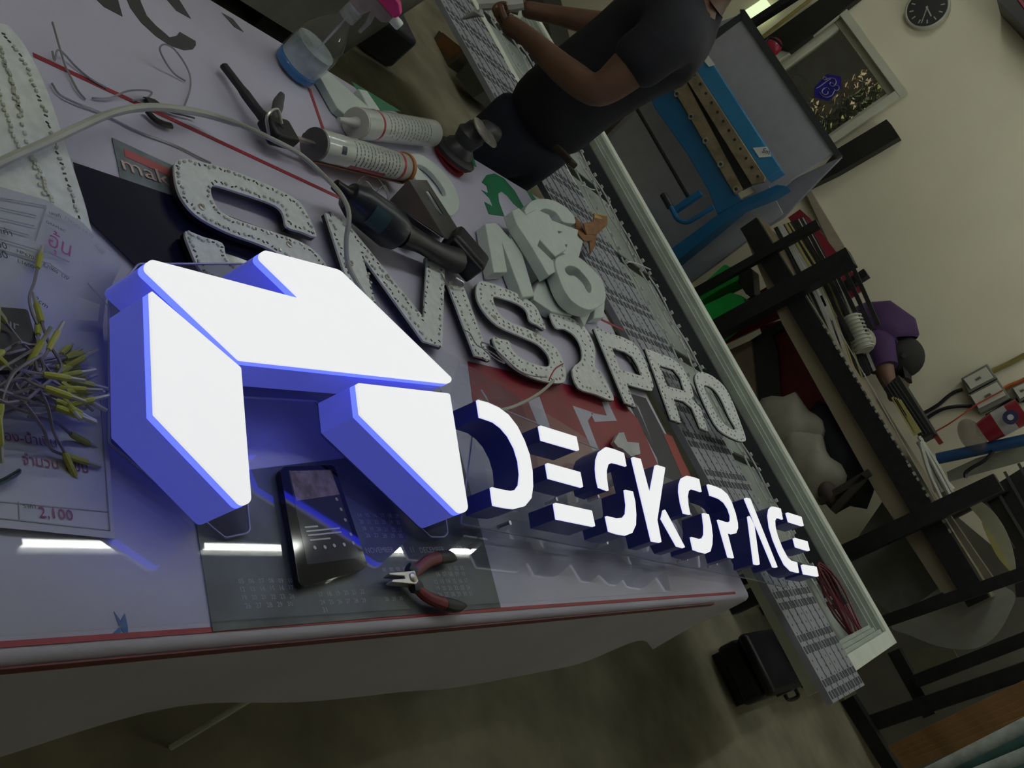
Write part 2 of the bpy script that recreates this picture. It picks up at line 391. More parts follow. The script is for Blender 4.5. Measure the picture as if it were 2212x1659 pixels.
def channel(pxs, depth, side, rim, label, rimd):
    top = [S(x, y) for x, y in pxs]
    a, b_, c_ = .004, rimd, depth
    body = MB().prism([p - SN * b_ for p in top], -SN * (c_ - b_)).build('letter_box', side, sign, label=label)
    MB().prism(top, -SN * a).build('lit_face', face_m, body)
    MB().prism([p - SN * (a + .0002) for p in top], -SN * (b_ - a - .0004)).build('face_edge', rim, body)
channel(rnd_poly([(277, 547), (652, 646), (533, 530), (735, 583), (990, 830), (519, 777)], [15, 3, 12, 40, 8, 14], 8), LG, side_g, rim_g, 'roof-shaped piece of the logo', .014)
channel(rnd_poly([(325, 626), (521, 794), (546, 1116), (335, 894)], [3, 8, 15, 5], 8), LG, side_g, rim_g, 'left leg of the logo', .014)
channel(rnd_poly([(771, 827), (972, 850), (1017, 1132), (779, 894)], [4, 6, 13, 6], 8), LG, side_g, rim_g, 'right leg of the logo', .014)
a3, a4 = (960, 840, 3.607), (1200, 940, 3.687)
LET = [
 ('letter D', a3, [(262, 85), (345, 108), (425, 145), (500, 200), (570, 290), (625, 400), (665, 510), (688, 640), (692, 760), (680, 850), (630, 912), (550, 932), (470, 922), (390, 905), (380, 840), (370, 765), (440, 782), (515, 795), (560, 785), (588, 745), (596, 660), (585, 560), (555, 460), (505, 365), (450, 300), (390, 255), (335, 235), (283, 218)]),
 ('top bar of the first E', a3, [(742, 282), (1030, 372), (1052, 482), (763, 398)]), ('middle bar of the first E', a3, [(798, 575), (1060, 648), (1083, 768), (818, 695)]), ('bottom bar of the first E', a3, [(860, 885), (1150, 948), (1177, 1073), (880, 1012)]),
 ('upper stroke of the first S', a3, [(1400, 500), (1420, 602), (1355, 582), (1310, 572), (1278, 590), (1265, 640), (1268, 700), (1280, 792), (1210, 765), (1193, 690), (1187, 620), (1190, 550), (1210, 490), (1260, 453), (1320, 468)]),
 ('lower stroke of the first S', a3, [(1410, 785), (1470, 800), (1488, 880), (1496, 980), (1493, 1060), (1465, 1122), (1420, 1140), (1350, 1128), (1290, 1108), (1265, 990), (1340, 1008), (1395, 1003), (1420, 970), (1425, 900)]),
 ('stem and arm of the K', a3, [(1465, 528), (1530, 545), (1605, 825), (1650, 590), (1722, 612), (1660, 1020), (1693, 1197), (1622, 1185)]), ('leg of the K', a3, [(1715, 930), (1880, 1240), (1818, 1225), (1697, 1010)]),
 ('upper stroke of the second S', a4, [(1145, 350), (1165, 450), (1120, 435), (1085, 425), (1062, 445), (1054, 490), (1060, 560), (1075, 632), (1027, 620), (1005, 540), (990, 450), (992, 390), (1008, 342), (1045, 323), (1095, 333)]),
 ('lower stroke of the second S', a4, [(1178, 620), (1222, 630), (1242, 710), (1253, 800), (1250, 870), (1235, 925), (1205, 940), (1155, 928), (1105, 910), (1083, 810), (1140, 826), (1175, 820), (1190, 790), (1190, 720)]),
 ('letter P', a4, [(1215, 390), (1265, 405), (1320, 427), (1370, 470), (1405, 535), (1435, 620), (1453, 700), (1455, 740), (1440, 780), (1410, 787), (1370, 775), (1422, 978), (1382, 970), (1297, 672), (1350, 690), (1380, 695), (1400, 680), (1400, 640), (1382, 585), (1350, 535), (1312, 505), (1275, 490), (1238, 478)]),
 ('long stroke of the A', a4, [(1508, 495), (1552, 505), (1772, 1056), (1738, 1050)]), ('short stroke of the A', a4, [(1533, 617), (1585, 715), (1628, 1033), (1587, 1026)]),
 ('letter C', a4, [(1795, 585), (1812, 670), (1785, 660), (1762, 658), (1750, 680), (1753, 730), (1770, 800), (1805, 890), (1850, 975), (1880, 1000), (1925, 1012), (1940, 1095), (1880, 1080), (1830, 1030), (1785, 940), (1740, 830), (1710, 730), (1698, 640), (1705, 590), (1722, 568), (1750, 570)]),
 ('top bar of the last E', a4, [(1840, 612), (1960, 650), (1980, 727), (1862, 690)]), ('middle bar of the last E', a4, [(1898, 815), (2008, 845), (2028, 925), (1918, 890)]), ('bottom bar of the last E', a4, [(1963, 1028), (2080, 1048), (2098, 1127), (1982, 1105)])]
for nm, fr, pts in LET:
    P = PX(pts, *fr); channel(rnd_poly(P, 1.6, 2) if len(P) < 10 else P, LB, side_l, rim_l, nm, .005)
sheet_c = clear('tinted sign plate', (.66, .66, .74), body=.05, rough=.03, bodycol=(.3, .3, .4)); edge_m = M('frosted acrylic edge', (.34, .34, .46), .5, var=.1)  # logo plate has a darker tint than the letter plate
edge_n = M('frosted plate edge', (.34, .34, .46), .5, var=.1)
MB().prism([S(x, y, -LG) for x, y in rnd_poly([(996, 1132), (1626, 1252), (1700, 1270), (1716, 1150), (1030, 860)], 6)], -SN * .004).build('letter_plate', clear('clear sign plate', body=.05, rough=.03), sign)
MB().tube([S(x, y, -LG - .002) for x, y in rnd_poly([(996, 1132), (1626, 1252), (1700, 1270), (1716, 1150), (1030, 860)], 6)], .0014, 5, closed=True).build('plate_edge', edge_n, sign)
MB().prism([S(x, y, -LG - .0045) for x, y in rnd_poly([(236, 640), (236, 958), (486, 1162), (540, 1150), (512, 857), (687, 867), (697, 940), (930, 1160), (968, 1160), (930, 880), (960, 850), (690, 600), (520, 570), (300, 570)], 12)], -SN * .003).build('logo_plate', sheet_c, sign)
MB().tube([S(x, y, -LG - .0058) for x, y in rnd_poly([(236, 640), (236, 958), (486, 1162), (540, 1150), (512, 857), (687, 867), (697, 940), (930, 1160), (968, 1160), (930, 880), (960, 850), (690, 600), (520, 570), (300, 570)], 12)], .0016, 5, closed=True).build('plate_edge', edge_m, sign)
bolt = M('bright bolt', (.7, .7, .75), .2, 1, var=.05)
for x, y in ((1178, 1087), (1270, 1081), (1076, 1139), (1288, 1180), (1472, 1118), (1463, 1214), (1528, 1224)):
    MB().lathe([(0, .004), (.025, .004)], S(x, y, -LG), SN, 8).build('standoff_bolt', bolt, sign)
# blocks the far side rests on
foam = M('white foam block', (.6, .6, .62), .8)
for x, y, h in ((600, 640, 0), (1330, 1010, 0)):
    p = S(x, y, -LG - .009); hh = p.z - (TZ + .0055)
    top_tag(MB().box((p.x, p.y, TZ + .0055 + hh / 2 - .001), (.05, .05, hh - .004)).build('foam_block', foam, bevel=.003), 'small white foam block propping the sign from below, ' + ('under the logo' if x < 1000 else 'under the lettering'), 'block')
# ------------------------------------------------------------------ unlit LED letters lying behind the sign
led_white = M('white letter face', (.70, .73, .74), .5, var=.1, scale=60)
led_dot = M('clear LED bead', (.55, .57, .5), .15, var=.2, coat=.5)
speck = M('dark solder speck', (.06, .06, .05), .5)
def inset(pts, d):
    k = len(pts); A = sum(pts[i - 1][0] * pts[i][1] - pts[i][0] * pts[i - 1][1] for i in range(k)); sg = 1 if A > 0 else -1; out = []
    for i in range(k):
        a, c_ = Vector(pts[i - 1]), Vector(pts[(i + 1) % k]); t = (c_ - a).to_2d()
        if t.length < 1e-6: continue
        t.normalize(); out.append((pts[i][0] - t.y * sg * d, pts[i][1] + t.x * sg * d))
    return out
def led_letter(name, label, pts, z, th, holes=(), din=7, step=11, extra=()):
    c0 = G(sum(p[0] for p in pts) / len(pts), sum(p[1] for p in pts) / len(pts), z - th)
    t = thing(name, label, 'letter', c0, 'unlit LED letters')
    hslab('face', pts, z, led_white, t, .004, holes)
    b = MB(); b.prism([G(x, y, z - .0042) for x, y in pts], (0, 0, -th + .0042), [[G(x, y, z - .0042) for x, y in h] for h in holes]); b.build('side', M('black letter side', (.008, .008, .014), .4), t)
    bb = MB(); sp = MB()
    paths = [inset(pts, din)] + [inset(h, -din) for h in holes]
    for pa in paths:
        acc = 0.; n = len(pa)
        for i in range(n):
            a, c_ = Vector(pa[i]), Vector(pa[(i + 1) % n]); L_ = (c_ - a).length
            while acc < L_:
                q = a + (c_ - a) * (acc / max(L_, 1e-6)); acc += step
                g = G(q.x + rnd.uniform(-2.5, 2.5), q.y + rnd.uniform(-2.5, 2.5), z)
                if rnd.random() < .5: bb.box(g + Vector((0, 0, .0012)), (.0055, .0035, .003), (math.cos(acc), math.sin(acc), 0), (-math.sin(acc), math.cos(acc), 0))
                else: sp.box(g + Vector((0, 0, .0006)), (.005, .0022, .0012), (math.cos(acc), math.sin(acc), 0), (-math.sin(acc), math.cos(acc), 0))
            acc -= L_
    if bb.v: bb.build('led_beads', led_dot, t, kind='stuff')
    if sp.v: sp.build('solder_specks', speck, t, kind='stuff')
    for (x, y) in extra: MB().lathe([(0, .006), (.002, .006), (.003, .003), (.0045, .003)], G(x, y, z), (0, 0, 1), 10).build('screw', steel, t)
    return t
c5, c6, c6b = (280, 320, 4.148), (960, 360, 2.765), (700, 350, 4.148)
led_letter('led_letter', 'large unlit letter S with LED beads, half hidden behind the glowing logo', sm2(PX([(400, 170), (430, 112), (490, 96), (560, 102), (720, 140), (1000, 228), (1300, 355), (1480, 450), (1560, 530), (1640, 690), (1670, 795), (1540, 750), (1410, 705), (1380, 600), (1330, 530), (1200, 470), (900, 370), (780, 335), (740, 340), (728, 380), (745, 450), (785, 530), (860, 595), (1000, 655), (1300, 755), (1500, 825), (1640, 905), (1760, 1040), (1790, 1180), (1700, 1280), (1500, 1330), (1250, 1320), (900, 1270), (660, 1120), (550, 920), (500, 745), (660, 795), (830, 850), (860, 950), (920, 1030), (1010, 1075), (1250, 1170), (1440, 1150), (1420, 1010), (1200, 875), (900, 765), (640, 632), (500, 500), (425, 350)], *c5), 3), TZ + .026, .016, extra=((435, 448), (624, 529)))
led_letter('led_letter', 'unlit slanted letter N with LED beads, beside the cordless drill', PX([(10, 455), (190, 520), (895, 1395), (925, 840), (1085, 880), (1060, 1655), (890, 1605), (345, 845), (560, 1600), (380, 1600)], *c6b), TZ + .025, .015, extra=((757, 569), (836, 600)))
led_letter('led_letter', 'narrow unlit letter I between the slanted N and the S', [(966, 612), (1003, 622), (1060, 778), (1026, 768)], TZ + .024, .014, din=6)
led_letter('led_letter', 'unlit letter S with a white cable, next to the figure 2', sm2(PX([(190, 735), (205, 692), (260, 690), (440, 760), (535, 825), (570, 880), (605, 970), (555, 945), (510, 920), (490, 860), (430, 815), (310, 775), (292, 788), (300, 825), (335, 885), (400, 930), (520, 980), (620, 1040), (690, 1115), (725, 1220), (720, 1280), (680, 1292), (590, 1280), (480, 1240), (390, 1180), (320, 1100), (290, 1020), (340, 1030), (385, 1040), (405, 1090), (460, 1145), (560, 1185), (625, 1190), (622, 1130), (560, 1062), (450, 1010), (320, 950), (240, 870), (200, 800)], *c6), 3), TZ + .024, .014, extra=((1068, 686), (1155, 724)))
led_letter('led_letter', 'unlit figure 2 between the letters S and P', sm2(PX([(630, 870), (680, 878), (735, 892), (830, 950), (880, 1030), (902, 1100), (900, 1195), (940, 1230), (975, 1300), (1012, 1395), (905, 1358), (800, 1320), (765, 1210), (822, 1150), (815, 1070), (780, 1010), (720, 970), (665, 960)], *c6), 3), TZ + .023, .013)
led_letter('led_letter', 'unlit letter P between the figure 2 and the R', PX([(895, 965), (1070, 1020), (1120, 1045), (1160, 1085), (1200, 1160), (1235, 1255), (1250, 1310), (1240, 1338), (1215, 1335), (1090, 1300), (1145, 1435), (1080, 1410)], *c6), TZ + .022, .013, holes=[PX([(1000, 1080), (1080, 1105), (1125, 1135), (1160, 1195), (1180, 1250), (1050, 1210)], *c6)], din=5)
led_letter('led_letter', 'unlit letter R between the P and the O', PX([(1200, 1085), (1350, 1140), (1420, 1190), (1470, 1290), (1490, 1370), (1475, 1385), (1530, 1440), (1575, 1580), (1530, 1560), (1480, 1440), (1430, 1400), (1370, 1385), (1415, 1530), (1355, 1510)], *c6), TZ + .021, .013, holes=[PX([(1285, 1185), (1370, 1210), (1410, 1260), (1435, 1340), (1330, 1310)], *c6)], din=4, step=9)
led_letter('led_letter', 'unlit letter O at the end of the row, over the grey slotted strips', sm2(PX([(1500, 1250), (1530, 1225), (1600, 1250), (1670, 1310), (1720, 1400), (1770, 1530), (1800, 1620), (1790, 1640), (1740, 1630), (1640, 1570), (1570, 1450), (1510, 1310)], *c6), 3), TZ + .021, .013, holes=[sm2(PX([(1550, 1310), (1600, 1320), (1650, 1380), (1700, 1490), (1740, 1565), (1700, 1560), (1640, 1500), (1590, 1410)], *c6), 3)], din=4, step=9)
ov = led_letter('rounded_led_sign', 'big rounded white LED panel at the table corner, beads in curved rows', sm2([(-120, 40), (0, 50), (30, 68), (62, 112), (92, 172), (118, 240), (142, 315), (168, 392), (192, 475), (196, 560), (60, 640), (-120, 600)], 4), TZ + .030, .021, din=22, step=12)
bb = MB()
for x0, y0, x1, y1 in ((0, 105, 45, 250), (10, 140, 90, 420), (-20, 160, 40, 330), (70, 340, 120, 460)):
    for i in range(16):
        t = i / 15; g = G(x0 + (x1 - x0) * t + rnd.uniform(-3, 3), y0 + (y1 - y0) * t, TZ + .030); bb.box(g + Vector((0, 0, .0015)), (.005, .004, .003))
bb.build('led_beads', led_dot, ov, kind='stuff')
# flat dark patch and the tool-brand sticker under the clear sheet
top_tag(hslab('dark_patch', [(158, 350), (395, 430), (640, 520), (700, 640), (330, 610), (196, 478)], TZ + .0062, M('dark blue patch', (.008, .009, .03), .12)), 'dark blue patch lying beneath the large letter S', 'plastic sheet')
st = thing('sticker', 'grey and red tool-maker sticker left of the large letter S', 'sticker', G(320, 360, TZ + .002))
hslab('backing', [(242, 297), (405, 372), (420, 440), (262, 392)], TZ + .0018, M('grey green sticker', (.16, .19, .22), .5, var=.3, scale=30), st, .0006)
hslab('red_band', [(268, 320), (400, 380), (405, 398), (270, 338)], TZ + .0024, M('faded red print', (.42, .10, .11), .5), st, .0005)
gtext('makita', (266, 366), (425, 424), TZ + .0024, M('pale pink print', (.55, .4, .36), .5), st, .75)
# ------------------------------------------------------------------ loose white acrylic letters
milk = M('milky white acrylic', (.58, .65, .63), .4, var=.05, bump=.02, scale=30)
c7 = (1020, 400, 5.184)
def foam_letter(label, pts, z, th, holes=(), fr=c7, sm=0):
    P = PX(pts, *fr); H = [PX(h, *fr) for h in holes]
    if sm: P = sm2(P, sm); H = [sm2(h, sm) for h in H]
    return top_tag(hslab('acrylic_letter', P, z, milk, None, th, H, bevel=.002), label, 'letter', 'loose milky letters')
foam_letter('milky white letter M lying at the near side of the pile', [(145, 430), (270, 415), (430, 600), (520, 470), (640, 470), (800, 870), (770, 1035), (640, 870), (560, 760), (700, 1240), (570, 1250), (340, 660), (395, 975), (245, 975)], TZ + .034, .030)
foam_letter('milky white letter K lying across the middle of the pile', [(450, 285), (520, 250), (600, 330), (720, 265), (860, 330), (1065, 715), (935, 800), (760, 610), (735, 680), (930, 870), (960, 960), (860, 1010), (640, 640), (500, 430)], TZ + .066, .030)
foam_letter('milky white letter C at the far end of the pile', [(590, 280), (650, 185), (760, 150), (900, 165), (1040, 240), (1130, 330), (1160, 420), (1080, 420), (1010, 400), (950, 310), (860, 265), (780, 270), (720, 330), (640, 360)], TZ + .034, .030, sm=3)
foam_letter('milky white letter A at the edge of the pile, by the brown cardboard', [(890, 390), (1190, 500), (1180, 570), (1245, 630), (1200, 800), (1070, 790), (930, 700)], TZ + .031, .027, holes=[[(930, 505), (1000, 520), (960, 545)], [(1010, 665), (1065, 665), (1050, 715)]])
foam_letter('thick milky white letter D with an oval hole, on top of the pile', [(930, 850), (1000, 785), (1100, 768), (1220, 820), (1330, 920), (1440, 1040), (1492, 1180), (1488, 1300), (1400, 1370), (1300, 1390), (1180, 1340), (1080, 1250), (990, 1080)], TZ + .072, .034, holes=[[(1040, 940), (1090, 900), (1180, 925), (1260, 1005), (1330, 1110), (1330, 1190), (1290, 1190), (1240, 1100), (1150, 1015), (1080, 1005)]], sm=3)
foam_letter('milky white letter V pointing towards the figure 2', [(860, 1045), (960, 975), (1090, 1240), (1200, 1335), (1350, 1385), (1262, 1572), (1120, 1330), (1000, 1250)], TZ + .036, .030)
foam_letter('narrow milky white letter I, lowest of the pile', [(690, 1200), (760, 1040), (880, 1050), (1000, 1210), (1125, 1460), (895, 1415), (690, 1280)], TZ + .030, .026)
foam_letter('small milky white letter piece at the outer end of the pile', [(1380, 1370), (1490, 1260), (1475, 1480), (1360, 1490)], TZ + .030, .026)
c2 = (560, 0, 2.962)
foam_letter('milky white letter O lying beside the steel bracket', [(950, 1000), (1000, 980), (1060, 1000), (1140, 1060), (1215, 1140), (1265, 1225), (1282, 1310), (1262, 1360), (1215, 1375), (1130, 1290), (1040, 1190), (970, 1090)], TZ + .014, .012, holes=[[(1005, 1055), (1050, 1060), (1120, 1120), (1180, 1200), (1195, 1245), (1170, 1250), (1120, 1190), (1050, 1110)]], fr=c2, sm=3)
foam_letter('milky white letter A leaning by the spray bottle', [(388, 490), (440, 457), (720, 700), (650, 760), (590, 690), (560, 740), (500, 690)], TZ + .020, .018, fr=c2)
foam_letter('narrow milky white letter I at the far edge of the table', [(632, 565), (690, 580), (775, 705), (720, 720)], TZ + .018, .016, fr=c2)
# ------------------------------------------------------------------ brown cardboard scrap
card = M('brown cardboard', (.25, .12, .05), .8, var=.25, scale=30)
cs = thing('cardboard_scrap', 'crumpled brown cardboard scrap at the edge of the letter pile', 'cardboard', G(1275, 500, .72))
for pl, z in (([(1243, 468), (1256, 482), (1262, 500), (1285, 500), (1280, 520), (1262, 520), (1245, 500)], .775), ([(1260, 482), (1282, 478), (1284, 462), (1312, 468), (1312, 486), (1290, 506), (1268, 506)], .785), ([(1270, 500), (1290, 500), (1286, 530), (1276, 548)], .765)):
    P = [G(x, y, z + rnd.uniform(-.012, .012)) for x, y in pl]; MB().prism(P, (0, 0, -.004)).build('flap', card, cs)
hslab('flute_edge', [(1284, 460), (1312, 466), (1311, 476), (1284, 470)], .79, M('light corrugated edge', (.45, .30, .11), .8, var=.4, scale=200), cs, .004)
Z1 = TZ + .0055          # top of the clear sheet
UPV = Vector((0, 0, 1))
# ------------------------------------------------------------------ spray bottle
bp = G(632, 150, TZ + .001)
sb = thing('spray_bottle', 'clear spray bottle with blue liquid and a pink trigger head', 'bottle', bp)
MB().lathe([(0, .046), (.004, .050), (.075, .050), (.10, .046), (.125, .034), (.15, .018), (.165, .014)], bp, UPV, 28).build('bottle', clear('clear bottle plastic', (.99, .99, 1), body=.03, rough=.08), sb)
MB().lathe([(.003, .044), (.006, .048), (.020, .048), (.0225, .046)], bp, UPV, 28).build('blue_liquid', M('blue liquid', (.004, .17, .50), .15, var=.05), sb)
MB().lathe([(.0235, .046), (.05, .0475), (.072, .046)], bp, UPV, 28).build('foam_film', clear('soapy film', (.97, .98, 1), body=.55, bodycol=(.55, .64, .68)), sb)
MB().tube([bp + UPV * .01 + Vector((.02, .0, 0)), bp + UPV * .08 + Vector((.008, 0, 0)), bp + UPV * .165], .0025, 6).build('dip_tube', clear('milky tube', (.8, .82, .84), body=.5), sb)
MB().lathe([(.160, .019), (.185, .019), (.19, .016)], bp, UPV, 20).build('collar', clear('clear collar', (.85, .85, .86), body=.35), sb)
hd = bp + UPV * .19; fw = Vector((.62, .78, 0)).normalized(); sd = fw.cross(UPV)
def prof(b, pts, o, x, y, wd):
    n = x.cross(y).normalized(); b.prism([o + x * p + y * q + n * wd / 2 for p, q in pts], -n * wd); return b
prof(MB(), [(-.02, 0), (.016, 0), (.02, .018), (.05, .02), (.06, .03), (.06, .045), (-.03, .045), (-.035, .02)], hd, fw, UPV, .024).build('trigger_body', clear('milky pink plastic', (.8, .74, .76), body=.55, bodycol=(.5, .42, .44)), sb, bevel=.003)
prof(MB(), [(-.03, .0455), (.062, .0455), (.066, .060), (.05, .072), (-.02, .074), (-.036, .062)], hd, fw, UPV, .026).build('pink_cover', M('hot pink plastic', (.62, .03, .20), .35), sb, bevel=.003)
MB().lathe([(0, .011), (.02, .011), (.024, .009)], hd + fw * .058 + UPV * .040, fw, 12).build('nozzle', white_pl, sb)
prof(MB(), [(.022, .018), (.034, .018), (.040, .0), (.040, -.03), (.033, -.031), (.03, -.004)], hd, fw, UPV, .012).build('trigger', clear('milky lever', (.8, .8, .8), body=.6, bodycol=(.6, .6, .6)), sb, bevel=.002)
# ------------------------------------------------------------------ sealant cartridges and caulking gun
cart_w = M('glossy white cartridge', (.56, .60, .58), .25, var=.05, coat=.5)
lab_r = M('red label print', (.36, .015, .04), .3); lab_k = M('grey label print', (.14, .15, .16), .4)
def cartridge(a, b_, r, label, z, stripe_at, nozzle, par=None, block=False):
    p, q = G(*a, z), G(*b_, z); d = q - p; L_ = d.length; d.normalize(); ref = (CAM - p).normalized()
    t = par or thing('sealant_cartridge', label, 'cartridge', p - UPV * r)
    MB().lathe([(0, r * .9), (.002, r), (L_ - .002, r), (L_, r * .96)], p, d, 28).build('barrel', cart_w, t)
    MB().arc(p, d, r, L_ * stripe_at - .004, L_ * stripe_at + .004, -1.9, 1.9, ref, seg=20).build('red_stripe', lab_r, t)
    tx = MB(); h0, h1 = (.26, .86) if stripe_at < .5 else (.30, .86)
    for i in range(13):
        h = L_ * (h0 + (h1 - h0) * i / 13); a0 = -1.0 + rnd.uniform(0, .15); a1 = rnd.uniform(.4, .95)
        for s_ in range(7):
            t0 = a0 + (a1 - a0) * s_ / 7; tx.arc(p, d, r, h, h + .0024, t0, t0 + (a1 - a0) / 7 * rnd.uniform(.55, .9), ref, seg=3)
    tx.build('label_text', lab_k, t, kind='stuff')
    if block:
        MB().arc(p, d, r, L_ * .30, L_ * .72, .75, 1.10, ref).build('red_label', lab_r, t)
        MB().arc(p, d, r, L_ * .14, L_ * .19, -.35, .15, ref).build('label_mark', M('navy mark', (.02, .03, .07), .4), t)
    if nozzle:
        MB().lathe([(-.004, r * .96), (0, r)], p, d, 28).build('front_cap', M('white end', (.55, .55, .53), .5), t)
        MB().lathe([(.004, .014), (.006, .012), (.02, .0095), (.062, .005), (.066, .0045)], p, (G(705, 252, z - .002) - p), 14).build('nozzle', M('milky nozzle', (.52, .53, .54), .4), t)
    return t, p, q, d, L_, ref
cartridge((770, 266), (930, 288), .0335, 'white sealant cartridge with a nozzle, resting on the table by the spray bottle', TZ + .0345, .18, True)
cg = thing('caulking_gun', 'caulking gun with an orange barrel, black handles and a white cartridge loaded', 'caulking gun', G(640, 310, TZ + .001))
_, p, q, d, L_, ref = cartridge((682, 312), (866, 362), .031, '', TZ + .043, .90, False, cg, True)
orange = M('orange painted steel', (.38, .14, .03), .4, var=.15)
MB().arc(p, d, .0318, -.004, L_ + .004, 1.15, 3.6, ref, th=.0015, seg=18).build('cradle', orange, cg)
MB().lathe([(L_, .034), (L_ + .010, .034), (L_ + .012, .02)], p, d, 24).build('end_ring', orange, cg)
MB().lathe([(L_ + .012, .008), (L_ + .03, .006), (L_ + .055, .004)], p, d, 10).build('cartridge_tip', white_pl, cg)
MB().lathe([(-.005, .031), (.0, .031)], p, d, 24).build('plunger_plate', M('grey steel plate', (.18, .17, .17), .4, .7), cg)
gb = G(592, 283, TZ + .035)
MB().beam(gb, p - d * .004, .007, .007).build('plunger_rod', steel, cg)
MB().beam(gb - d * .02, gb + d * .045, .03, .05, UPV).build('gun_body', black_steel, cg, bevel=.006)
MB().tube(smooth([gb + UPV * .005, G(560, 243, TZ + .030), G(520, 190, TZ + .022), G(484, 143, TZ + .014)], 4), [.013] * 4 + [.011] * 4 + [.009] * 5, 10, flat=.8).build('handle', M('black rubber grip', (.02, .02, .03), .55), cg)
MB().tube(smooth([gb + UPV * .012, G(596, 245, TZ + .032), G(603, 220, TZ + .028), G(610, 203, TZ + .022)], 3), [.011] * 5 + [.012, .011, .009, .008, .006], 8, flat=.5).build('trigger', M('grey trigger', (.05, .05, .06), .5), cg)
MB().tube(smooth([gb + UPV * .02, gb + Vector((-.02, -.012, .03)), gb + Vector((.0, -.035, .02)), gb + Vector((.02, -.02, .0))], 4), .003, 6).build('release_wire', steel, cg)
# ------------------------------------------------------------------ polisher standing on its pad
pb = G(968, 348, TZ + .001); tp = PL(1010, 268, pb, Vector((YB, -YA, 0)).normalized()) ; ax = (tp - pb).normalized()
ax = Vector((ax.x * .4, ax.y * .4, 1)).normalized()
po = thing('polisher', 'black hand polisher standing on its round red-edged pad', 'power tool', pb)
MB().lathe([(.012, .054), (.017, .057), (.020, .056)], pb, ax, 32).build('red_pad', M('red felt', (.25, .02, .03), .9), po)
MB().lathe([(.0201, .060), (.028, .062), (.034, .055), (.038, .045)], pb, ax, 32).build('backing_disc', M('black rubber', (.012, .012, .016), .6), po)
MB().lathe([(.038, .044), (.05, .040), (.06, .030), (.075, .034), (.09, .038), (.10, .030), (.115, .026)], pb, ax, 24).build('gear_head', M('dark grey casting', (.03, .032, .036), .45), po)
MB().lathe([(.115, .036), (.118, .044), (.122, .044), (.124, .034)], pb, (ax + Vector((.15, .1, 0))), 28).build('steel_flange', steel, po)
MB().tube([pb + ax * .09, pb + ax * .1 + Vector((-.02, .05, .01)), pb + ax * .1 + Vector((-.05, .12, .0))], [.026, .027, .024], 14).build('grip', M('black grip', (.01, .01, .014), .5), po)
MB().lathe([(.008, .02), (.0119, .02)], pb, ax, 16).build('pad_hub', black_steel, po)
MB().lathe([(0, .05), (.0078, .05)], pb, UPV, 24).build('felt_base', M('red felt', (.25, .02, .03), .9), po)
# ------------------------------------------------------------------ cordless drill
dz = TZ + .055
dr = thing('cordless_drill', 'dark cordless drill with a block battery, lying beside the steel bracket', 'drill', G(880, 490, TZ + .045))
dark_bl = M('dark blue-black casing', (.008, .011, .022), .35, var=.15)
a0, a1 = G(748, 418, dz), G(868, 512, dz - .004); ad = (a1 - a0).normalized()
L_ = (a1 - a0).length
MB().lathe([(0, .012), (.006, .026), (.03, .036), (.08, .0385), (L_ * .8, .040), (L_ * .93, .034), (L_, .02)], a0, ad, 26).build('motor_housing', dark_bl, dr)
MB().lathe([(-.03, .006), (-.028, .011), (-.004, .013), (.002, .018), (.008, .024)], a0, ad, 18).build('chuck', M('black chuck', (.02, .02, .024), .35, .5), dr)
h0, h1 = G(862, 502, dz), G(985, 562, dz - .01)
MB().tube(smooth([h0, G(905, 522, dz - .002), G(945, 545, dz - .006), h1], 4), [.031, .029, .027, .025, .0235, .023, .023, .023, .0235, .0245, .026, .028, .03], 14, flat=.85).build('handle', M('black rubber handle', (.009, .009, .013), .4), dr)
bc = G(1002, 548, dz - .008); bx = (G(1045, 590, dz) - G(985, 520, dz)).normalized(); by = UPV.cross(bx).normalized()
MB().box(bc, (.098, .070, .058), bx, by).build('battery', M('black battery case', (.007, .007, .012), .45), dr, bevel=.010)
MB().box(bc + UPV * .0001 - by * .037, (.09, .016, .046), bx, by).build('battery_foot', dark_pl, dr, bevel=.004)
ref = (CAM - a0).normalized()
MB().arc(a0, ad, .0388, .045, .085, -.5, .6, ref, seg=10).build('teal_badge', M('teal badge', (.01, .05, .07), .4), dr)
MB().beam(G(885, 520, dz - .028), G(893, 530, dz - .045), .012, .02).build('trigger_switch', dark_pl, dr, bevel=.002)
MB().tube(smooth([G(952, 592, TZ + .03), G(965, 612, TZ + .03), G(990, 620, TZ + .032), G(1002, 612, TZ + .036), G(985, 600, TZ + .04)], 4), .0022, 6).build('belt_hook', bolt, dr)
# ------------------------------------------------------------------ slotted steel bracket
br = thing('steel_bracket', 'square-cut steel bracket with a slot, brown primer on one leg', 'bracket', G(910, 440, TZ + .001))
brown = M('brown primer', (.045, .032, .034), .5, var=.3)
hslab('top_leg', [(883, 388), (922, 389), (992, 498), (982, 520), (962, 515)], TZ + .052, M('grey steel', (.16, .16, .155), .35, .7, .2, 25), br, .0025, holes=[[(918, 412), (927, 412), (958, 462), (953, 468)]])
b = MB(); b.prism([G(883, 388, TZ + .0515), G(960, 512, TZ + .0515), G(955, 512, TZ + .002), G(842, 432, TZ + .002)], Vector((.0025, -.0015, 0))); b.build('side_leg', brown, br)
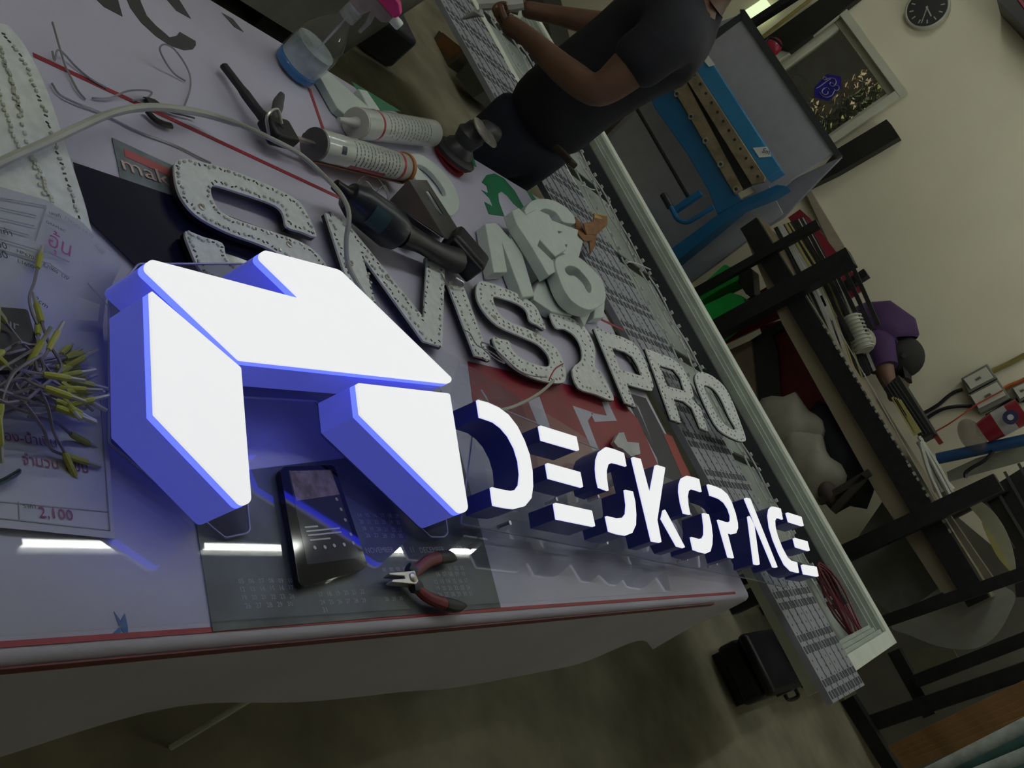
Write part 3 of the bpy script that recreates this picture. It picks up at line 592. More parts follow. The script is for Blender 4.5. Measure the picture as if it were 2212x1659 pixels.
# ------------------------------------------------------------------ white supply cable and clear offcuts of wire
cable_m = M('grey-white cable jacket', (.40, .41, .36), .5)
cb = [(-40, 372, .046), (30, 338, .048), (95, 310, .050), (170, 275, .05), (240, 245, .048), (310, 232, .046), (380, 235, .04), (450, 248, .03), (520, 270, .055), (590, 302, .085), (650, 335, .075), (705, 385, .08), (740, 425, .10), (754, 465, .10), (748, 520, .075), (752, 570, .055), (772, 612, .052), (800, 660, .052)]
P = smooth([G(x, y, TZ + h) for x, y, h in cb], 5)
top_tag(MB().tube(P, [.0062 if i < 40 else .0042 for i in range(len(P))], 8).build('power_cable', cable_m), 'grey-white cable arching over the table from the LED panel to the slanted N', 'cable')
cb = [(1196, 822, .05), (1175, 842, .05), (1145, 862, .052), (1110, 878, .056), (1075, 888, .07)]
top_tag(MB().tube(smooth([G(x, y, TZ + h) for x, y, h in cb], 5), .0034, 8).build('power_cable', cable_m), 'short white cable from the letter S to the glowing D', 'cable')
top_tag(MB().tube(smooth([G(x, y, TZ + .046) for x, y in ((1216, 786), (1200, 796), (1190, 812), (1186, 822))], 4), .0017, 6).build('wire', M('red wire', (.3, .01, .03), .4)), 'short red wire on the letter S where its cable begins', 'wire')
clear_w = M('clear wire', (.30, .30, .33), .2, var=.3)
WIRES = [('thin clear wire standing up in a loop near the LED panel', [(113, 48, .02), (128, 100, .015), (140, 140, .006), (152, 165, .004), (168, 195, .004), (185, 215, .003)]),
 ('looped clear wire offcut in the middle of the white banner', [(400, 175, .004), (375, 158, .006), (355, 130, .02), (345, 105, .03), (355, 96, .034), (375, 105, .03), (398, 135, .02), (411, 165, .01), (410, 195, .006), (398, 230, .004)]),
 ('clear wire curl beside the red border line', [(200, 212, .004), (235, 212, .006), (275, 197, .012), (310, 195, .015), (328, 200, .012), (315, 212, .006), (285, 217, .004)]),
 ('thin wire trailing beside the LED panel to the sticker', [(112, 180, .004), (130, 205, .004), (170, 225, .004), (220, 245, .003), (300, 285, .003), (380, 315, .003), (430, 340, .003), (455, 352, .003)]),
 ('bent clear wire tip left of the red border line', [(113, 110, .012), (118, 130, .004), (125, 108, .014), (140, 118, .008), (165, 145, .004), (195, 170, .003), (230, 190, .003)])]
for lb, pts in WIRES: top_tag(MB().tube(smooth([G(x, y, TZ + h) for x, y, h in pts], 5), .0016, 5).build('wire_offcut', clear_w), lb, 'wire')
cw = [(770, 405), (778, 385), (795, 378), (815, 385), (830, 405), (838, 430), (828, 440), (815, 425), (800, 400), (790, 392), (780, 405), (790, 420), (812, 415), (830, 400), (842, 425)]
top_tag(MB().tube(smooth([G(x, y, TZ + .012 + .004 * (i % 5)) for i, (x, y) in enumerate(cw)], 4), .0013, 5).build('wire_coil', clear_w), 'tangled coil of clear wire between caulking gun and drill', 'wire')
cw = [(1000, 712), (1015, 720), (1030, 745), (1060, 760), (1080, 775), (1090, 785), (1070, 775), (1045, 755), (1040, 740), (1062, 748), (1085, 768), (1120, 800), (1150, 812), (1180, 815)]
top_tag(MB().tube(smooth([G(x, y, TZ + .048 + .003 * (i % 4)) for i, (x, y) in enumerate(cw)], 4), .0013, 5).build('wire_coil', clear_w), 'thin grey wires strung over the letter S', 'wire')
top_tag(MB().tube(smooth([G(x, y, TZ + .006) for x, y in ((315, 218), (335, 222), (365, 240), (420, 255))], 4), [.008, .008, .008, .007, .007, .006, .005, .004, .003, .003, .002, .002, .002], 8, flat=.5).build('craft_knife', dark_pl), 'slim black craft knife lying under the arching cable', 'knife')
top_tag(MB().tube(smooth([G(x, y, TZ + .008) for x, y in ((318, 240), (335, 258), (355, 268), (370, 272))], 4), .006, 8, flat=.6).build('pen', M('black pen', (.012, .012, .016), .35)), 'short black pen beside the craft knife', 'pen')
# ------------------------------------------------------------------ job sheet
paper = M('white paper', (.42, .44, .52), .7, var=.03)
js = thing('job_sheet', 'white printed job sheet in Thai, price 2,100, under the tangled leads', 'paper', G(100, 900, Z1 + .002))
RW = [([(-190, 1122), (-60, 1134), (70, 1146), (160, 1155), (249, 1164)], (.002,) * 5), ([(-190, 1020), (-60, 1030), (70, 1040), (150, 1048), (241, 1056)], (.002,) * 5), ([(-190, 900), (-60, 906), (70, 914), (150, 922), (234, 930)], (.003,) * 5),
      ([(-190, 790), (-60, 794), (70, 800), (150, 806), (227, 812)], (.004,) * 5), ([(-190, 680), (-60, 690), (70, 700), (150, 700), (222, 704)], (.040, .036, .018, .012, .008)), ([(-190, 570), (-60, 580), (70, 600), (150, 622), (228, 650)], (.048, .046, .044, .03, .018)),
      ([(-190, 470), (-60, 480), (70, 505), (150, 540), (246, 606)], (.048, .046, .046, .040, .034)), ([(-190, 375), (-60, 386), (100, 432), (180, 482), (264, 572)], (.05, .048, .046, .044, .046))]
MB().grid([[G(x, y, Z1 + h) for (x, y), h in zip(r_, hs)] for r_, hs in RW], (0, 0, -.0006)).build('sheet', paper, js, sharp=80)
pk = M('purple red print', (.22, .05, .10), .6); pp = M('magenta print', (.28, .07, .24), .6)
def jl(a, c_, h, wd=.0012): p, q = G(*a, Z1 + h), G(*c_, Z1 + h); MB().beam(p, q, wd, .0004, (c_[1] - a[1], a[0] - c_[0], 0) if False else None).build('printed_line', grey_ink, js)
gtext('2,100', (84, 1118), (158, 1125), Z1 + .0022, pk, js)
gtext('ราคา', (49, 1098), (76, 1100), Z1 + .0022, ink, js, 1.0)
gtext('จำนวน 1 ชิ้น', (48, 1004), (190, 1022), Z1 + .0024, pk, js, 1.15)
gtext('อง-น้ำเงิน', (10, 952), (122, 968), Z1 + .003, pk, js, 1.1)
for a, c_, h in (((-60, 1078), (234, 1106), .0024), ((-60, 1113), (238, 1146), .0024), ((40, 1084), (42, 1122), .0024), ((214, 830), (238, 1146), .0035)): jl(a, c_, h)
for a, c_, h in (((-40, 420), (100, 445), .049), ((-40, 440), (78, 466), .049), ((-40, 462), (74, 488), .049), ((-40, 480), (62, 508), .049), ((-40, 505), (110, 548), .049), ((-40, 528), (110, 570), .048), ((100, 448), (76, 520), .048), ((110, 548), (150, 566), .046), ((150, 566), (232, 660), .032), ((110, 572), (150, 600), .042)): jl(a, c_, h)
def tt(s_, a, c_, h, mt, hf=1.): text(s_, G(*a, Z1 + h), G(*c_, Z1 + h), mt, js, hfac=hf)
tt('GRAPHIC', (98, 482), (140, 504), .049, ink); tt('อุ้น', (102, 530), (150, 556), .049, pp, 1.3); tt('เลขที่', (106, 464), (130, 472), .049, ink); tt('TS8502 14.02', (136, 472), (200, 516), .048, grey_ink, 1.)
tt('HP670', (35, 546), (72, 562), .049, ink); tt('L1600', (37, 568), (72, 582), .047, ink); tt('E2000  UV', (92, 574), (146, 608), .044, ink); tt('2cm', (72, 648), (100, 668), .042, ink)
tt('1000', (-28, 532), (16, 540), .05, ink); tt('1200', (-28, 556), (18, 560), .05, ink); tt('ลูกค้า', (-20, 500), (26, 512), .05, ink); tt('วันที่', (200, 530), (220, 550), .045, grey_ink, 1.)
# ------------------------------------------------------------------ tangled connector leads
lead_w = M('mauve grey wire', (.20, .18, .22), .5); shrink = M('yellow green heat shrink', (.36, .38, .06), .5, var=.2); pale_tip = M('clear connector tip', (.35, .36, .33), .3)
black_pad = M('black pad', (.012, .012, .018), .5)
pd = thing('parts_bag', 'small black bag with pale lettering under the tangled leads', 'bag', G(35, 710, Z1 + .05))
hslab('bag', rnd_poly([(-40, 660), (60, 668), (80, 740), (70, 800), (-40, 800)], 10), Z1 + .052, black_pad, pd, .008)
gtext('ur', (10, 705), (40, 715), Z1 + .052, grey_ink, pd)
n_lead = 0
def lead(pts, hh, tip, label=None):
    base = [G(x, y, Z1 + h) for (x, y), h in zip(pts, hh)]
    t = thing('connector_lead', label or 'thin mauve lead with a yellow-green sleeved end, in the tangle on the job sheet', 'cable', base[0], None if label else 'tangled connector leads')
    P = smooth(base, 5); MB().tube(P, .0017, 5).build('wire', lead_w, t)
    d = (P[-1] - P[-3]).normalized()
    MB().lathe([(-.004, .0026), (.0, .0035), (.022, .0035), (.024, .003)], P[-1], d, 8).build('sleeve', shrink, t)
    MB().lathe([(.024, .0025), (.040, .0022)], P[-1], d, 6).build('tip', pale_tip, t)
def L2(x0, y0, x1, y1, bend, h): 
    mx, my = (x0 + x1) / 2 + (y1 - y0) * bend, (y0 + y1) / 2 - (x1 - x0) * bend
    return [(x0, y0), ((x0 + mx) / 2 + rnd.uniform(-8, 8), (y0 + my) / 2 + rnd.uniform(-8, 8)), (mx, my), ((x1 + mx) / 2 + rnd.uniform(-6, 6), (y1 + my) / 2), (x1, y1)], [h + rnd.uniform(0, .015) for _ in range(5)]
lead([(80, 700), (68, 670), (64, 640), (74, 610), (82, 575)], [.06, .062, .06, .056, .052], 1, 'mauve lead standing out at the top of the tangle, over the printed 2cm')
lead([(20, 840), (60, 880), (95, 930), (110, 970), (145, 985)], [.06, .055, .03, .012, .009], 1, 'mauve lead with a sleeved end crossing the purple Thai print below the tangle')
lead([(60, 800), (100, 870), (115, 930), (135, 970), (142, 985)], [.06, .05, .03, .016, .012], 1, 'mauve lead hanging straight down out of the tangle')
lead([(30, 790), (70, 820), (105, 845), (135, 862), (140, 866)], [.07, .06, .05, .04, .04], 1, 'mauve lead crossing over the middle of the tangle')
lead([(60, 900), (95, 905), (125, 915), (150, 935), (158, 940)], [.03, .03, .022, .014, .012], 1, 'mauve lead ending low at the right side of the tangle')
for i in range(22):
    a = rnd.uniform(0, 1); pts, hh = L2(rnd.uniform(-50, 20), rnd.uniform(760, 900), 135 + rnd.uniform(-8, 22), 765 + 125 * i / 22 + rnd.uniform(-6, 6), rnd.uniform(-.25, .25), .012 + .001 * i); lead(pts, hh, 1)
for i in range(10):
    pts, hh = L2(rnd.uniform(40, 110), rnd.uniform(740, 880), rnd.uniform(-30, 10), 690 + 240 * i / 10, rnd.uniform(-.4, .4), .055 + .002 * i); lead(pts, hh, 1)
for i in range(6):
    pts, hh = L2(rnd.uniform(-10, 60), rnd.uniform(820, 880), rnd.uniform(60, 120), 690 + 30 * i, rnd.uniform(-.5, .5), .05 + .004 * i); lead(pts, hh, 1)
lp = smooth([G(x, y, Z1 + .012) for x, y in ((-15, 1042), (5, 1036), (30, 1022), (42, 1015), (40, 1024), (20, 1036), (-10, 1050))], 4)
top_tag(MB().tube(lp, .0015, 5).build('wire_loop', M('dark teal wire', (.03, .05, .05), .4)), 'little dark wire loop on the job sheet above the price row', 'wire')
# ------------------------------------------------------------------ calendar, phone, pliers
cal = thing('calendar', 'dark calendar sheet with white dates, lying below the logo', 'calendar', G(760, 1240, TZ + .001))
cal_m = M('dark green calendar print', (.055, .066, .066), .4, var=.85, scale=11)
hslab('sheet', [(424, 1130), (410, 1030), (990, 960), (1032, 1120), (1082, 1312), (460, 1364)], TZ + .0019, cal_m, cal, .0006)
ct = M('white date print', (.36, .38, .40), .5)
k2 = (400, 820, 2.963)
def cal_row(s_, a, c_): 
    a2, c2_ = PX([a, c_], *k2); gtext(s_, a2, c2_, TZ + .0020, ct, cal, 1.0, lift=.0004)
cal_row('05   06   07   08   09   10', (345, 1305), (690, 1300)); cal_row('12   13   14   15   16   17', (358, 1358), (695, 1345)); cal_row('19   20   21   22   23   24', (370, 1410), (700, 1400)); cal_row('26   27   28   29   30', (388, 1466), (690, 1450))
cal_row('24   25   26   27   28   29', (870, 1440), (1160, 1425)); cal_row('31', (885, 1492), (912, 1490)); cal_row('17   18   19   20   21   22', (860, 1390), (1150, 1370))
cal_row('NOVEMBER', (1162, 1112), (1340, 1105)); cal_row('11', (1448, 1108), (1468, 1107)); cal_row('DECEMBER', (1508, 1110), (1665, 1103)); cal_row('12', (1756, 1110), (1785, 1108))
cal_row('01   02   03   04', (1268, 1230), (1420, 1222)); cal_row('28   29   30', (1282, 1418), (1395, 1412))
cal_row('01  02  03', (1690, 1222), (1785, 1218)); cal_row('06  07  08  09  10', (1610, 1260), (1795, 1256)); cal_row('12  13  14  15  16  17', (1600, 1308), (1812, 1300)); cal_row('19  20  21  22  23  24', (1612, 1350), (1828, 1344)); cal_row('26  27  28  29  30  31', (1625, 1392), (1840, 1382))
cal_row('14   15   16   17   18   19', (1110, 880), (1370, 885)); cal_row('20   21   22   23   24   25', (1120, 922), (1375, 925)); cal_row('18   19   20   21   22   23', (1140, 965), (1390, 975)); cal_row('26   27   28   29   30', (1160, 1010), (1395, 1015))
ph = thing('phone', 'black phone showing a dark video app, lying between the legs of the logo', 'phone', G(705, 1130, Z1))
pp_ = rnd_poly([(604, 1008), (722, 1004), (796, 1226), (648, 1270)], 13, 6)
b = MB(); b.prism([G(x, y, Z1 + .0095) for x, y in pp_], (0, 0, -.009)); b.build('body', M('black glass phone', (.004, .004, .006), .06, spec=.6), ph, bevel=.0015)
scr = M('dark phone screen', (.008, .008, .012), .08, emit=(.05, .05, .08), estr=.12)
hslab('screen', [(622, 1016), (716, 1014), (778, 1204), (664, 1220)], Z1 + .0097, scr, ph, .0001)
hslab('video_picture', [(625, 1017), (714, 1016), (734, 1068), (640, 1082)], Z1 + .0099, M('video picture', (.10, .085, .085), .1, var=.85, scale=70, emit=(.10, .08, .08), estr=.25), ph, .0001)
ui = M('pale screen icon', (.12, .12, .13), .2, emit=(.5, .5, .55), estr=.10)
b = MB()
for x, y in ((970, 765), (998, 830), (1025, 898), (1060, 990), (830, 1075), (895, 1072), (955, 1062), (1018, 1055), (1075, 1045)):
    q = G(*PX([(x, y)], *k2)[0], Z1 + .0101); b.lathe([(0, .0028), (.0001, .0028)], q, UPV, 8)
b.build('screen_icons', ui, ph, kind='stuff')
b = MB()
for a, c_ in (((765, 945), (850, 938)), ((775, 972), (990, 950)), ((785, 998), (1000, 975)), ((800, 1028), (930, 1015))):
    p, q = [G(*e, Z1 + .0101) for e in PX([a, c_], *k2)]; b.beam(p, q, .0022, .0002)
b.build('screen_text', ui, ph, kind='stuff')
pz = Z1 + .011
pi = thing('pliers', 'combination pliers with red and black handles, lying open on the calendar', 'pliers', G(900, 1255, Z1))
def pk_(pts): return [G(*e, pz) for e in PX(pts, *k2)]
b = MB(); b.prism([p + UPV * .006 for p in pk_([(1285, 1250), (1380, 1240), (1450, 1232), (1465, 1275), (1475, 1300), (1465, 1322), (1420, 1318), (1300, 1305), (1310, 1290), (1390, 1285), (1385, 1270), (1290, 1262)])], (0, 0, -.012)); b.build('jaws', steel, pi, bevel=.001)
MB().lathe([(-.007, .007), (.0075, .007), (.009, .004)], pk_([(1440, 1278)])[0], UPV, 14).build('pivot', steel, pi)
rg = M('red grip', (.16, .012, .02), .45); kg = M('black grip end', (.012, .012, .016), .5)
for path, r_ in (([(1455, 1245), (1500, 1205), (1560, 1160), (1620, 1140)], (.008, .010)), ([(1465, 1310), (1520, 1370), (1590, 1410), (1660, 1435)], (.008, .010))):
    P = smooth(pk_(path), 4); MB().tube(P, [r_[0] + (r_[1] - r_[0]) * i / (len(P) - 1) for i in range(len(P))], 10, flat=.8).build('handle', rg, pi)
for path in ([(1620, 1140), (1690, 1135), (1735, 1150)], [(1660, 1435), (1730, 1450), (1795, 1445)]):
    P = smooth(pk_(path), 4); MB().tube(P, [.0105, .0105, .0105, .0105, .010, .009, .0075, .005, .003], 10, flat=.8).build('handle_end', kg, pi)
for path in ([(1425, 1200), (1470, 1240)], [(1450, 1330), (1500, 1330)]): MB().tube(pk_(path), [.009, .011], 8, flat=.7).build('guard', kg, pi)
# crumpled tape by the poster
P = [G(x, y, TZ + .012 + rnd.uniform(0, .012)) for x, y in PX([(1410, 1080), (1460, 990), (1510, 985), (1545, 1080), (1660, 1090), (1675, 1200), (1580, 1225), (1500, 1150), (1450, 1130)], 1020, 720, 4.608)]
top_tag(MB().prism(P, (0, 0, -.010)).build('crumpled_tape', M('pale crumpled tape', (.45, .46, .5), .5)), 'pale crumpled piece of tape on the red poster print', 'tape')
pt = PU(415, 1587, -.40)
top_tag(MB().tube([Vector((pt.x, pt.y, .002)), Vector((pt.x, pt.y, TZ - .045))], .006, 8).build('white_rod', white_pl), 'thin white rod standing upright under the near side of the table', 'rod')
# ------------------------------------------------------------------ unfinished lightbox on trestles
alu = M('white aluminium profile', (.80, .85, .77), .4, var=.06); alu_g = M('grey aluminium groove', (.45, .50, .45), .4, var=.12)
LBZ = .70
lx = Vector((-1, -.035, 0)).normalized(); ly = Vector((.06, -1, 0)).normalized()
A0 = G(1938, 1388, LBZ); LBL, LBW = 3.35, .93
lb = thing('lightbox', 'long open lightbox frame in white aluminium, LED strands inside, beyond the table', 'lightbox', A0 - UPV * .12)
def lbp(a, b_, z): return A0 + lx * a + ly * b_ + UPV * (z - LBZ)
for nm, a0_, a1_, b0_, b1_ in (('far_rail', 0, LBL, 0, .055), ('near_rail', 0, LBL, LBW - .055, LBW), ('end_rail', 0, .055, .056, LBW - .056), ('end_rail', LBL - .055, LBL, .056, LBW - .056)):
    b = MB(); b.hexa([lbp(a0_, b0_, .585), lbp(a1_, b0_, .585), lbp(a1_, b1_, .585), lbp(a0_, b1_, .585), lbp(a0_, b0_, .70), lbp(a1_, b0_, .70), lbp(a1_, b1_, .70), lbp(a0_, b1_, .70)])
    b.build(nm, alu, lb, bevel=.002)
for a0_, a1_, b0_, b1_ in ((.056, LBL - .056, .056, .10), (.056, .10, .101, LBW - .101)):
    for k_, (dz_, t0) in enumerate(((.0, 0), (-.018, .35), (-.03, .7))):
        s0 = lambda p_, q_: (p_ + (q_ - p_) * t0)
        if a1_ - a0_ > 1: r0, r1, q0, q1 = a0_, a1_, b0_ + .044 * t0, b0_ + .044 * min(1, t0 + .33)
        else: r0, r1, q0, q1 = a0_ + .044 * t0, a0_ + .044 * min(1, t0 + .33), b0_, b1_
        z1 = .692 + dz_
        MB().hexa([lbp(r0, q0, .59), lbp(r1, q0, .59), lbp(r1, q1, .59), lbp(r0, q1, .59), lbp(r0, q0, z1), lbp(r1, q0, z1), lbp(r1, q1, z1), lbp(r0, q1, z1)]).build('inner_groove', alu_g, lb)
MB().hexa([lbp(.056, .056, .585), lbp(LBL - .056, .056, .585), lbp(LBL - .056, LBW - .056, .585), lbp(.056, LBW - .056, .585), lbp(.056, .056, .5895), lbp(LBL - .056, .056, .5895), lbp(LBL - .056, LBW - .056, .5895), lbp(.056, LBW - .056, .5895)]).build('back_panel', M('grey back panel', (.33, .37, .34), .5, var=.3, scale=4), lb)
for i in range(7): a_ = .35 + .45 * i; MB().beam(lbp(a_, .12, .597), lbp(a_ + .12, LBW - .1, .597), .03, .012, UPV).build('batten', M('dark batten', (.03, .035, .03), .6), lb)
MB().beam(lbp(.2, .155, .60), lbp(LBL - .1, .155, .60), .09, .02, UPV).build('cable_tray', M('dark blue tray', (.035, .036, .05), .5), lb)
strand_w = M('white LED wire', (.58, .58, .60), .5)
for px_ in ((1291, 470), (1315, 470), (1327, 470), (1341, 470)):
    g = G(*px_, .615); off = (g - A0).dot(ly) - .0
    b_ = off; P = []
    n_ = 34
    for i in range(n_): a_ = .22 + (LBL - .4) * i / (n_ - 1); P.append(lbp(a_, b_ + .006 * math.sin(i * 1.3 + b_ * 40), .612 + .004 * math.sin(i * 2.1)))
    so = MB().tube(smooth(P, 2), .0035, 5).build('led_strand', strand_w, lb)
    bb = MB()
    for i in range(44): a_ = .24 + (LBL - .45) * i / 43; bb.box(lbp(a_, b_, .62), (.014, .010, .010), lx, ly)
    bb.build('led_modules', strand_w, so, kind='stuff')
for pts in ([(1255, 402), (1262, 400), (1275, 408), (1285, 410)], [(1355, 565), (1362, 566), (1378, 570), (1405, 582)], [(1318, 434), (1316, 444), (1313, 446)]):
    MB().tube(smooth([G(x, y, .625) for x, y in pts], 4), .003, 5).build('link_wire', strand_w, lb)
tr = thing('trestle', 'black steel trestle carrying the lightbox', 'trestle', lbp(1.0, .6, 0))
for a_ in (.45, 1.75):
    MB().beam(lbp(a_, .1, .56), lbp(a_, LBW - .1, .56), .04, .045, UPV).build('top_bar', black_steel, tr)
    for b_ in (.15, LBW - .15): MB().beam(lbp(a_, b_, .002), lbp(a_, b_, .536), .04, .04, lx).build('leg', black_steel, tr)
# grey slotted strips lying on the box
strip_m = M('grey PVC strip', (.30, .315, .365), .45, var=.08); slot_m = M('dark slot', (.05, .052, .068), .7)
A1, A2, B1, B2 = G(1800, 1519, .722), G(1175, 400, .722), G(1868, 1480, .722), G(1285, 470, .722)
dA = (A2 - A1).normalized(); A2 = A1 + dA * 3.2; dB = (B2 - B1).normalized(); B2 = B1 + dB * 3.2
for k_ in range(2):
    f0, f1 = (.0, .49) if k_ == 0 else (.505, 1.)
    c00, c10, c01, c11 = A1.lerp(B1, f0), A2.lerp(B2, f0), A1.lerp(B1, f1), A2.lerp(B2, f1)
    t = thing('slotted_strip', 'grey slotted PVC strip on the lightbox, ' + ('nearer to the table' if k_ == 0 else 'nearer to the LED strands'), 'plastic strip', c00 - UPV * .02, 'slotted strips')
    MB().prism([c00, c10, c11, c01], (0, 0, -.020)).build('strip', strip_m, t)
    sl = MB(); e1_ = (c10 - c00).normalized(); e2_ = (c01 - c00).normalized(); wd = (c01 - c00).length
    for i in range(24):
        for r_ in (0, 1):
            for j in range(3):
                c_ = c00 + e1_ * (.02 + .132 * i + .034 * r_) + (c01 - c00) * ((j + .5) / 3) + UPV * .0004
                for o_ in (-.5, .5): sl.box(c_ + e2_ * o_ * wd * .15, (.020 if r_ else .022, wd * .085, .0012), e1_, e2_)
        for j in range(4):
            for r_ in (.3, .55, .8): sl.box(c00 + e1_ * (.04 + .132 * i + .1 * r_ ) + (c01 - c00) * ((j + .5) / 4) + UPV * .0004, (.006, .003, .001), e1_, e2_)
    sl.build('slots', slot_m, t, kind='stuff')
    rb = MB()
    for j in range(1, 3): rb.beam(c00.lerp(c01, j / 3) + UPV * .001, c10.lerp(c11, j / 3) + UPV * .001, .0025, .002, UPV)
    rb.build('ribs', M('light grey rib', (.24, .25, .28), .45), t, kind='stuff')
# red coil of wire in the box corner
co = MB(); cc = lbp(.20, .24, .60)
for i in range(5): co.tube([cc + lx * (.13 + .01 * i) * math.cos(t_ * .349) + ly * (.06 + .008 * i) * math.sin(t_ * .349) + UPV * (.02 + .008 * i + .006 * math.sin(t_ * 1.1 + i)) for t_ in range(18)], .004, 5, closed=True)
top_tag(co.build('wire_coil', M('dark red wire', (.13, .008, .022), .5)), 'coil of dark red wire lying in the corner of the lightbox', 'wire')
# things on the floor beside the trestle
cr = thing('tool_case', 'black plastic tool case on the floor under the lightbox end', 'case', (-.25, 4.4, 0))
case_m = M('black case plastic', (.010, .010, .016), .4, var=.3, scale=8)
kx, ky = Vector((1, 0, 0)), Vector((0, 1, 0))
kc = Vector((-.25, 4.48, .09))
MB().box(kc, (.25, .94, .10), kx, ky).build('base', case_m, cr, bevel=.02)
MB().box(kc + UPV * .075, (.26, .95, .048), kx, ky).build('lid', case_m, cr, bevel=.02)
for o_ in (-.18, .18): MB().box(kc + UPV * .04 + ky * o_ + kx * .13, (.012, .06, .07), kx, ky).build('latch', M('grey latch', (.05, .05, .055), .4), cr, bevel=.003)
MB().tube(smooth([kc + kx * .12 + ky * -.08, kc + kx * .16 + ky * -.07, kc + kx * .16 + ky * .07, kc + kx * .12 + ky * .08], 4), .009, 8).build('handle', dark_pl, cr)
MB().box(kc - UPV * .069, (.22, .88, .036), kx, ky).build('feet', dark_pl, cr)
pw = thing('paper_wad', 'crumpled white paper wad on the black tool case', 'paper', G(1712, 1405, .20))
g = G(1712, 1405, .215); b = MB(); b.ball(g, .045, 9, 6, (1.1, .8, .6)); 
for v_ in b.v: v_ += Vector((rnd.uniform(-.012, .012), rnd.uniform(-.012, .012), rnd.uniform(-.01, .01)))
b.build('wad', M('white tissue', (.42, .42, .40), .8), pw, sharp=10)
b = MB(); b.prism([g + Vector((-.05, .02, 0)), g + Vector((-.09, -.02, -.005)), g + Vector((-.03, -.03, .01))], (0, 0, -.004)); b.build('torn_corner', M('white tissue', (.42, .42, .40), .8), pw)
# ------------------------------------------------------------------ shelf rack by the wall
RV = 4.55
rk = thing('shelf_rack', 'black steel shelf rack along the cream wall', 'shelf', (-1.1, RV + .3, 0))
def post(a, c_, wd, v, zmin=None, zmax=None, nm='post', mat=black_steel, par=None):
    p, q = PV(*a, v), PV(*c_, v)
    if zmin is not None: d = (p - q).normalized(); p = q + d * ((q.z - zmin) / -d.z)
    return MB().beam(p, q, wd, wd, (1, 0, 0)).build(nm, mat, par or rk)
post((1547, 714), (1840, 556), .085, RV, .003); post((1490, 640), (1768, 484), .04, RV + .02, .003); post((1829, 1195), (2158, 1042), .075, RV - .01, .003)
p, q = PV(1627, 478, RV + .06), PV(2118, 1300, RV + .06); p.z = q.z = .955
MB().beam(p, q, .035, .095, (0, 1, 0)).build('front_rail', black_steel, rk)
MB().beam(p + Vector((0, .34, 0)), q + Vector((0, .34, 0)), .035, .07, (0, 1, 0)).build('back_rail', black_steel, rk)
MB().box(((p.x + q.x) / 2, RV + .24, .998), (q.x - p.x, .33, .016)).build('shelf_board', M('raw board', (.20, .17, .12), .7), rk)
for u_ in (-1.72, -.52): MB().beam((u_, RV + .39, .003), (u_, RV + .39, 1.27), .04, .06, (1, 0, 0)).build('post', black_steel, rk)
beige = M('beige hardboard', (.30, .245, .18), .7, var=.12, scale=5)
vslab('fascia', [(1608, 508), (1638, 492), (2100, 1272), (2046, 1300), (1985, 1205), (1890, 1060), (1690, 700)], RV + .085, beige, rk, .02)
vslab('side_board', [(1628, 462), (1660, 485), (1700, 560), (1718, 600), (1690, 585)], RV + .10, M('light plywood', (.33, .26, .16), .7), rk, .02)
# lower steel frame at the right
sf = thing('low_trestle', 'low black steel frame at the right end of the rack', 'frame', (.1, 4.3, 0))
for a, c_, wd, v in (((1833, 1508), (1945, 1688), .055, 4.1), ((1932, 1405), (2010, 1545), .05, 4.35), ((1977, 1472), (2240, 1370), .05, 4.3), ((1883, 1562), (2240, 1440), .06, 4.15), ((1912, 1342), (2225, 1234), .05, 4.45)):
    MB().beam(PV(*a, v), PV(*c_, v), wd, wd, (0, 1, 0)).build('steel_bar', black_steel, sf)
vslab('steel_plate', [(1912, 1338), (1925, 1325), (2035, 1280), (2048, 1300), (1920, 1352)], 4.44, black_steel, sf, .03)
# profile strips on the shelf
yel, wht, blk = M('yellow strip', (.38, .33, .12), .5), M('white strip', (.42, .42, .40), .5), M('black strip', (.014, .014, .014), .4)
cols = [('white', wht), ('black', blk), ('black', blk), ('yellow', yel), ('black', blk), ('white', wht), ('black', blk), ('yellow', yel)]
place = ['nearest the front rail', 'second from the front rail', 'third from the front rail', 'fourth from the front rail', 'fifth from the front rail', 'in the middle of the bundle', 'behind the middle of the bundle']
for i in range(22):
    t_ = i / 21; cn, cm = cols[rnd.randrange(8)]
    x0, y0 = 1674 + 62 * t_, 492 - 22 * t_; x2, y2 = 1835 + 52 * t_ + rnd.uniform(-6, 6), 838 - 40 * t_
    xm, ym = (x0 + x2) / 2 + 18 * math.sin(t_ * 3) + rnd.uniform(-5, 5), (y0 + y2) / 2 - rnd.uniform(0, 10)
    v = 4.66 + .012 * i
    P = smooth([PV(x0, y0, v), PV((x0 + xm) / 2, (y0 + ym) / 2 + rnd.uniform(-4, 4), v), PV(xm, ym, v), PV(x2, y2, v)], 4)
    b = MB()
    for a_, c_ in zip(P, P[1:]): b.beam(a_, c_ + (c_ - a_) * .02, .007, .013, (0, 1, 0))
    top_tag(b.build('edging_strip', cm), cn + ' plastic edging strip bundled on the shelf rack behind the lightbox', 'strip', 'edging strips')
for i in range(5):
    v = 4.75 + .02 * i; p, q = PV(1770 + 18 * i, 600 - 6 * i, v), PV(1842 + 14 * i, 735 - 8 * i, v)
    top_tag(MB().beam(p, q, .016, .02, (0, 1, 0)).build('edging_strip', blk), 'black plastic edging strip in the row right of the red board', 'strip', 'black strips by the red board')
tw = MB()
for i in range(30):
    t_ = i / 29; g = PV(1800 + 255 * t_, 690 + 450 * t_, RV - .0); tw.box((g.x + rnd.uniform(-.01, .01), RV + .035, 1.006), (rnd.uniform(.01, .02), .008, rnd.uniform(.006, .012)))
twt = thing('toothed_strip', 'white toothed strip along the front rail of the rack', 'strip', (-1, RV + .035, 1.0))
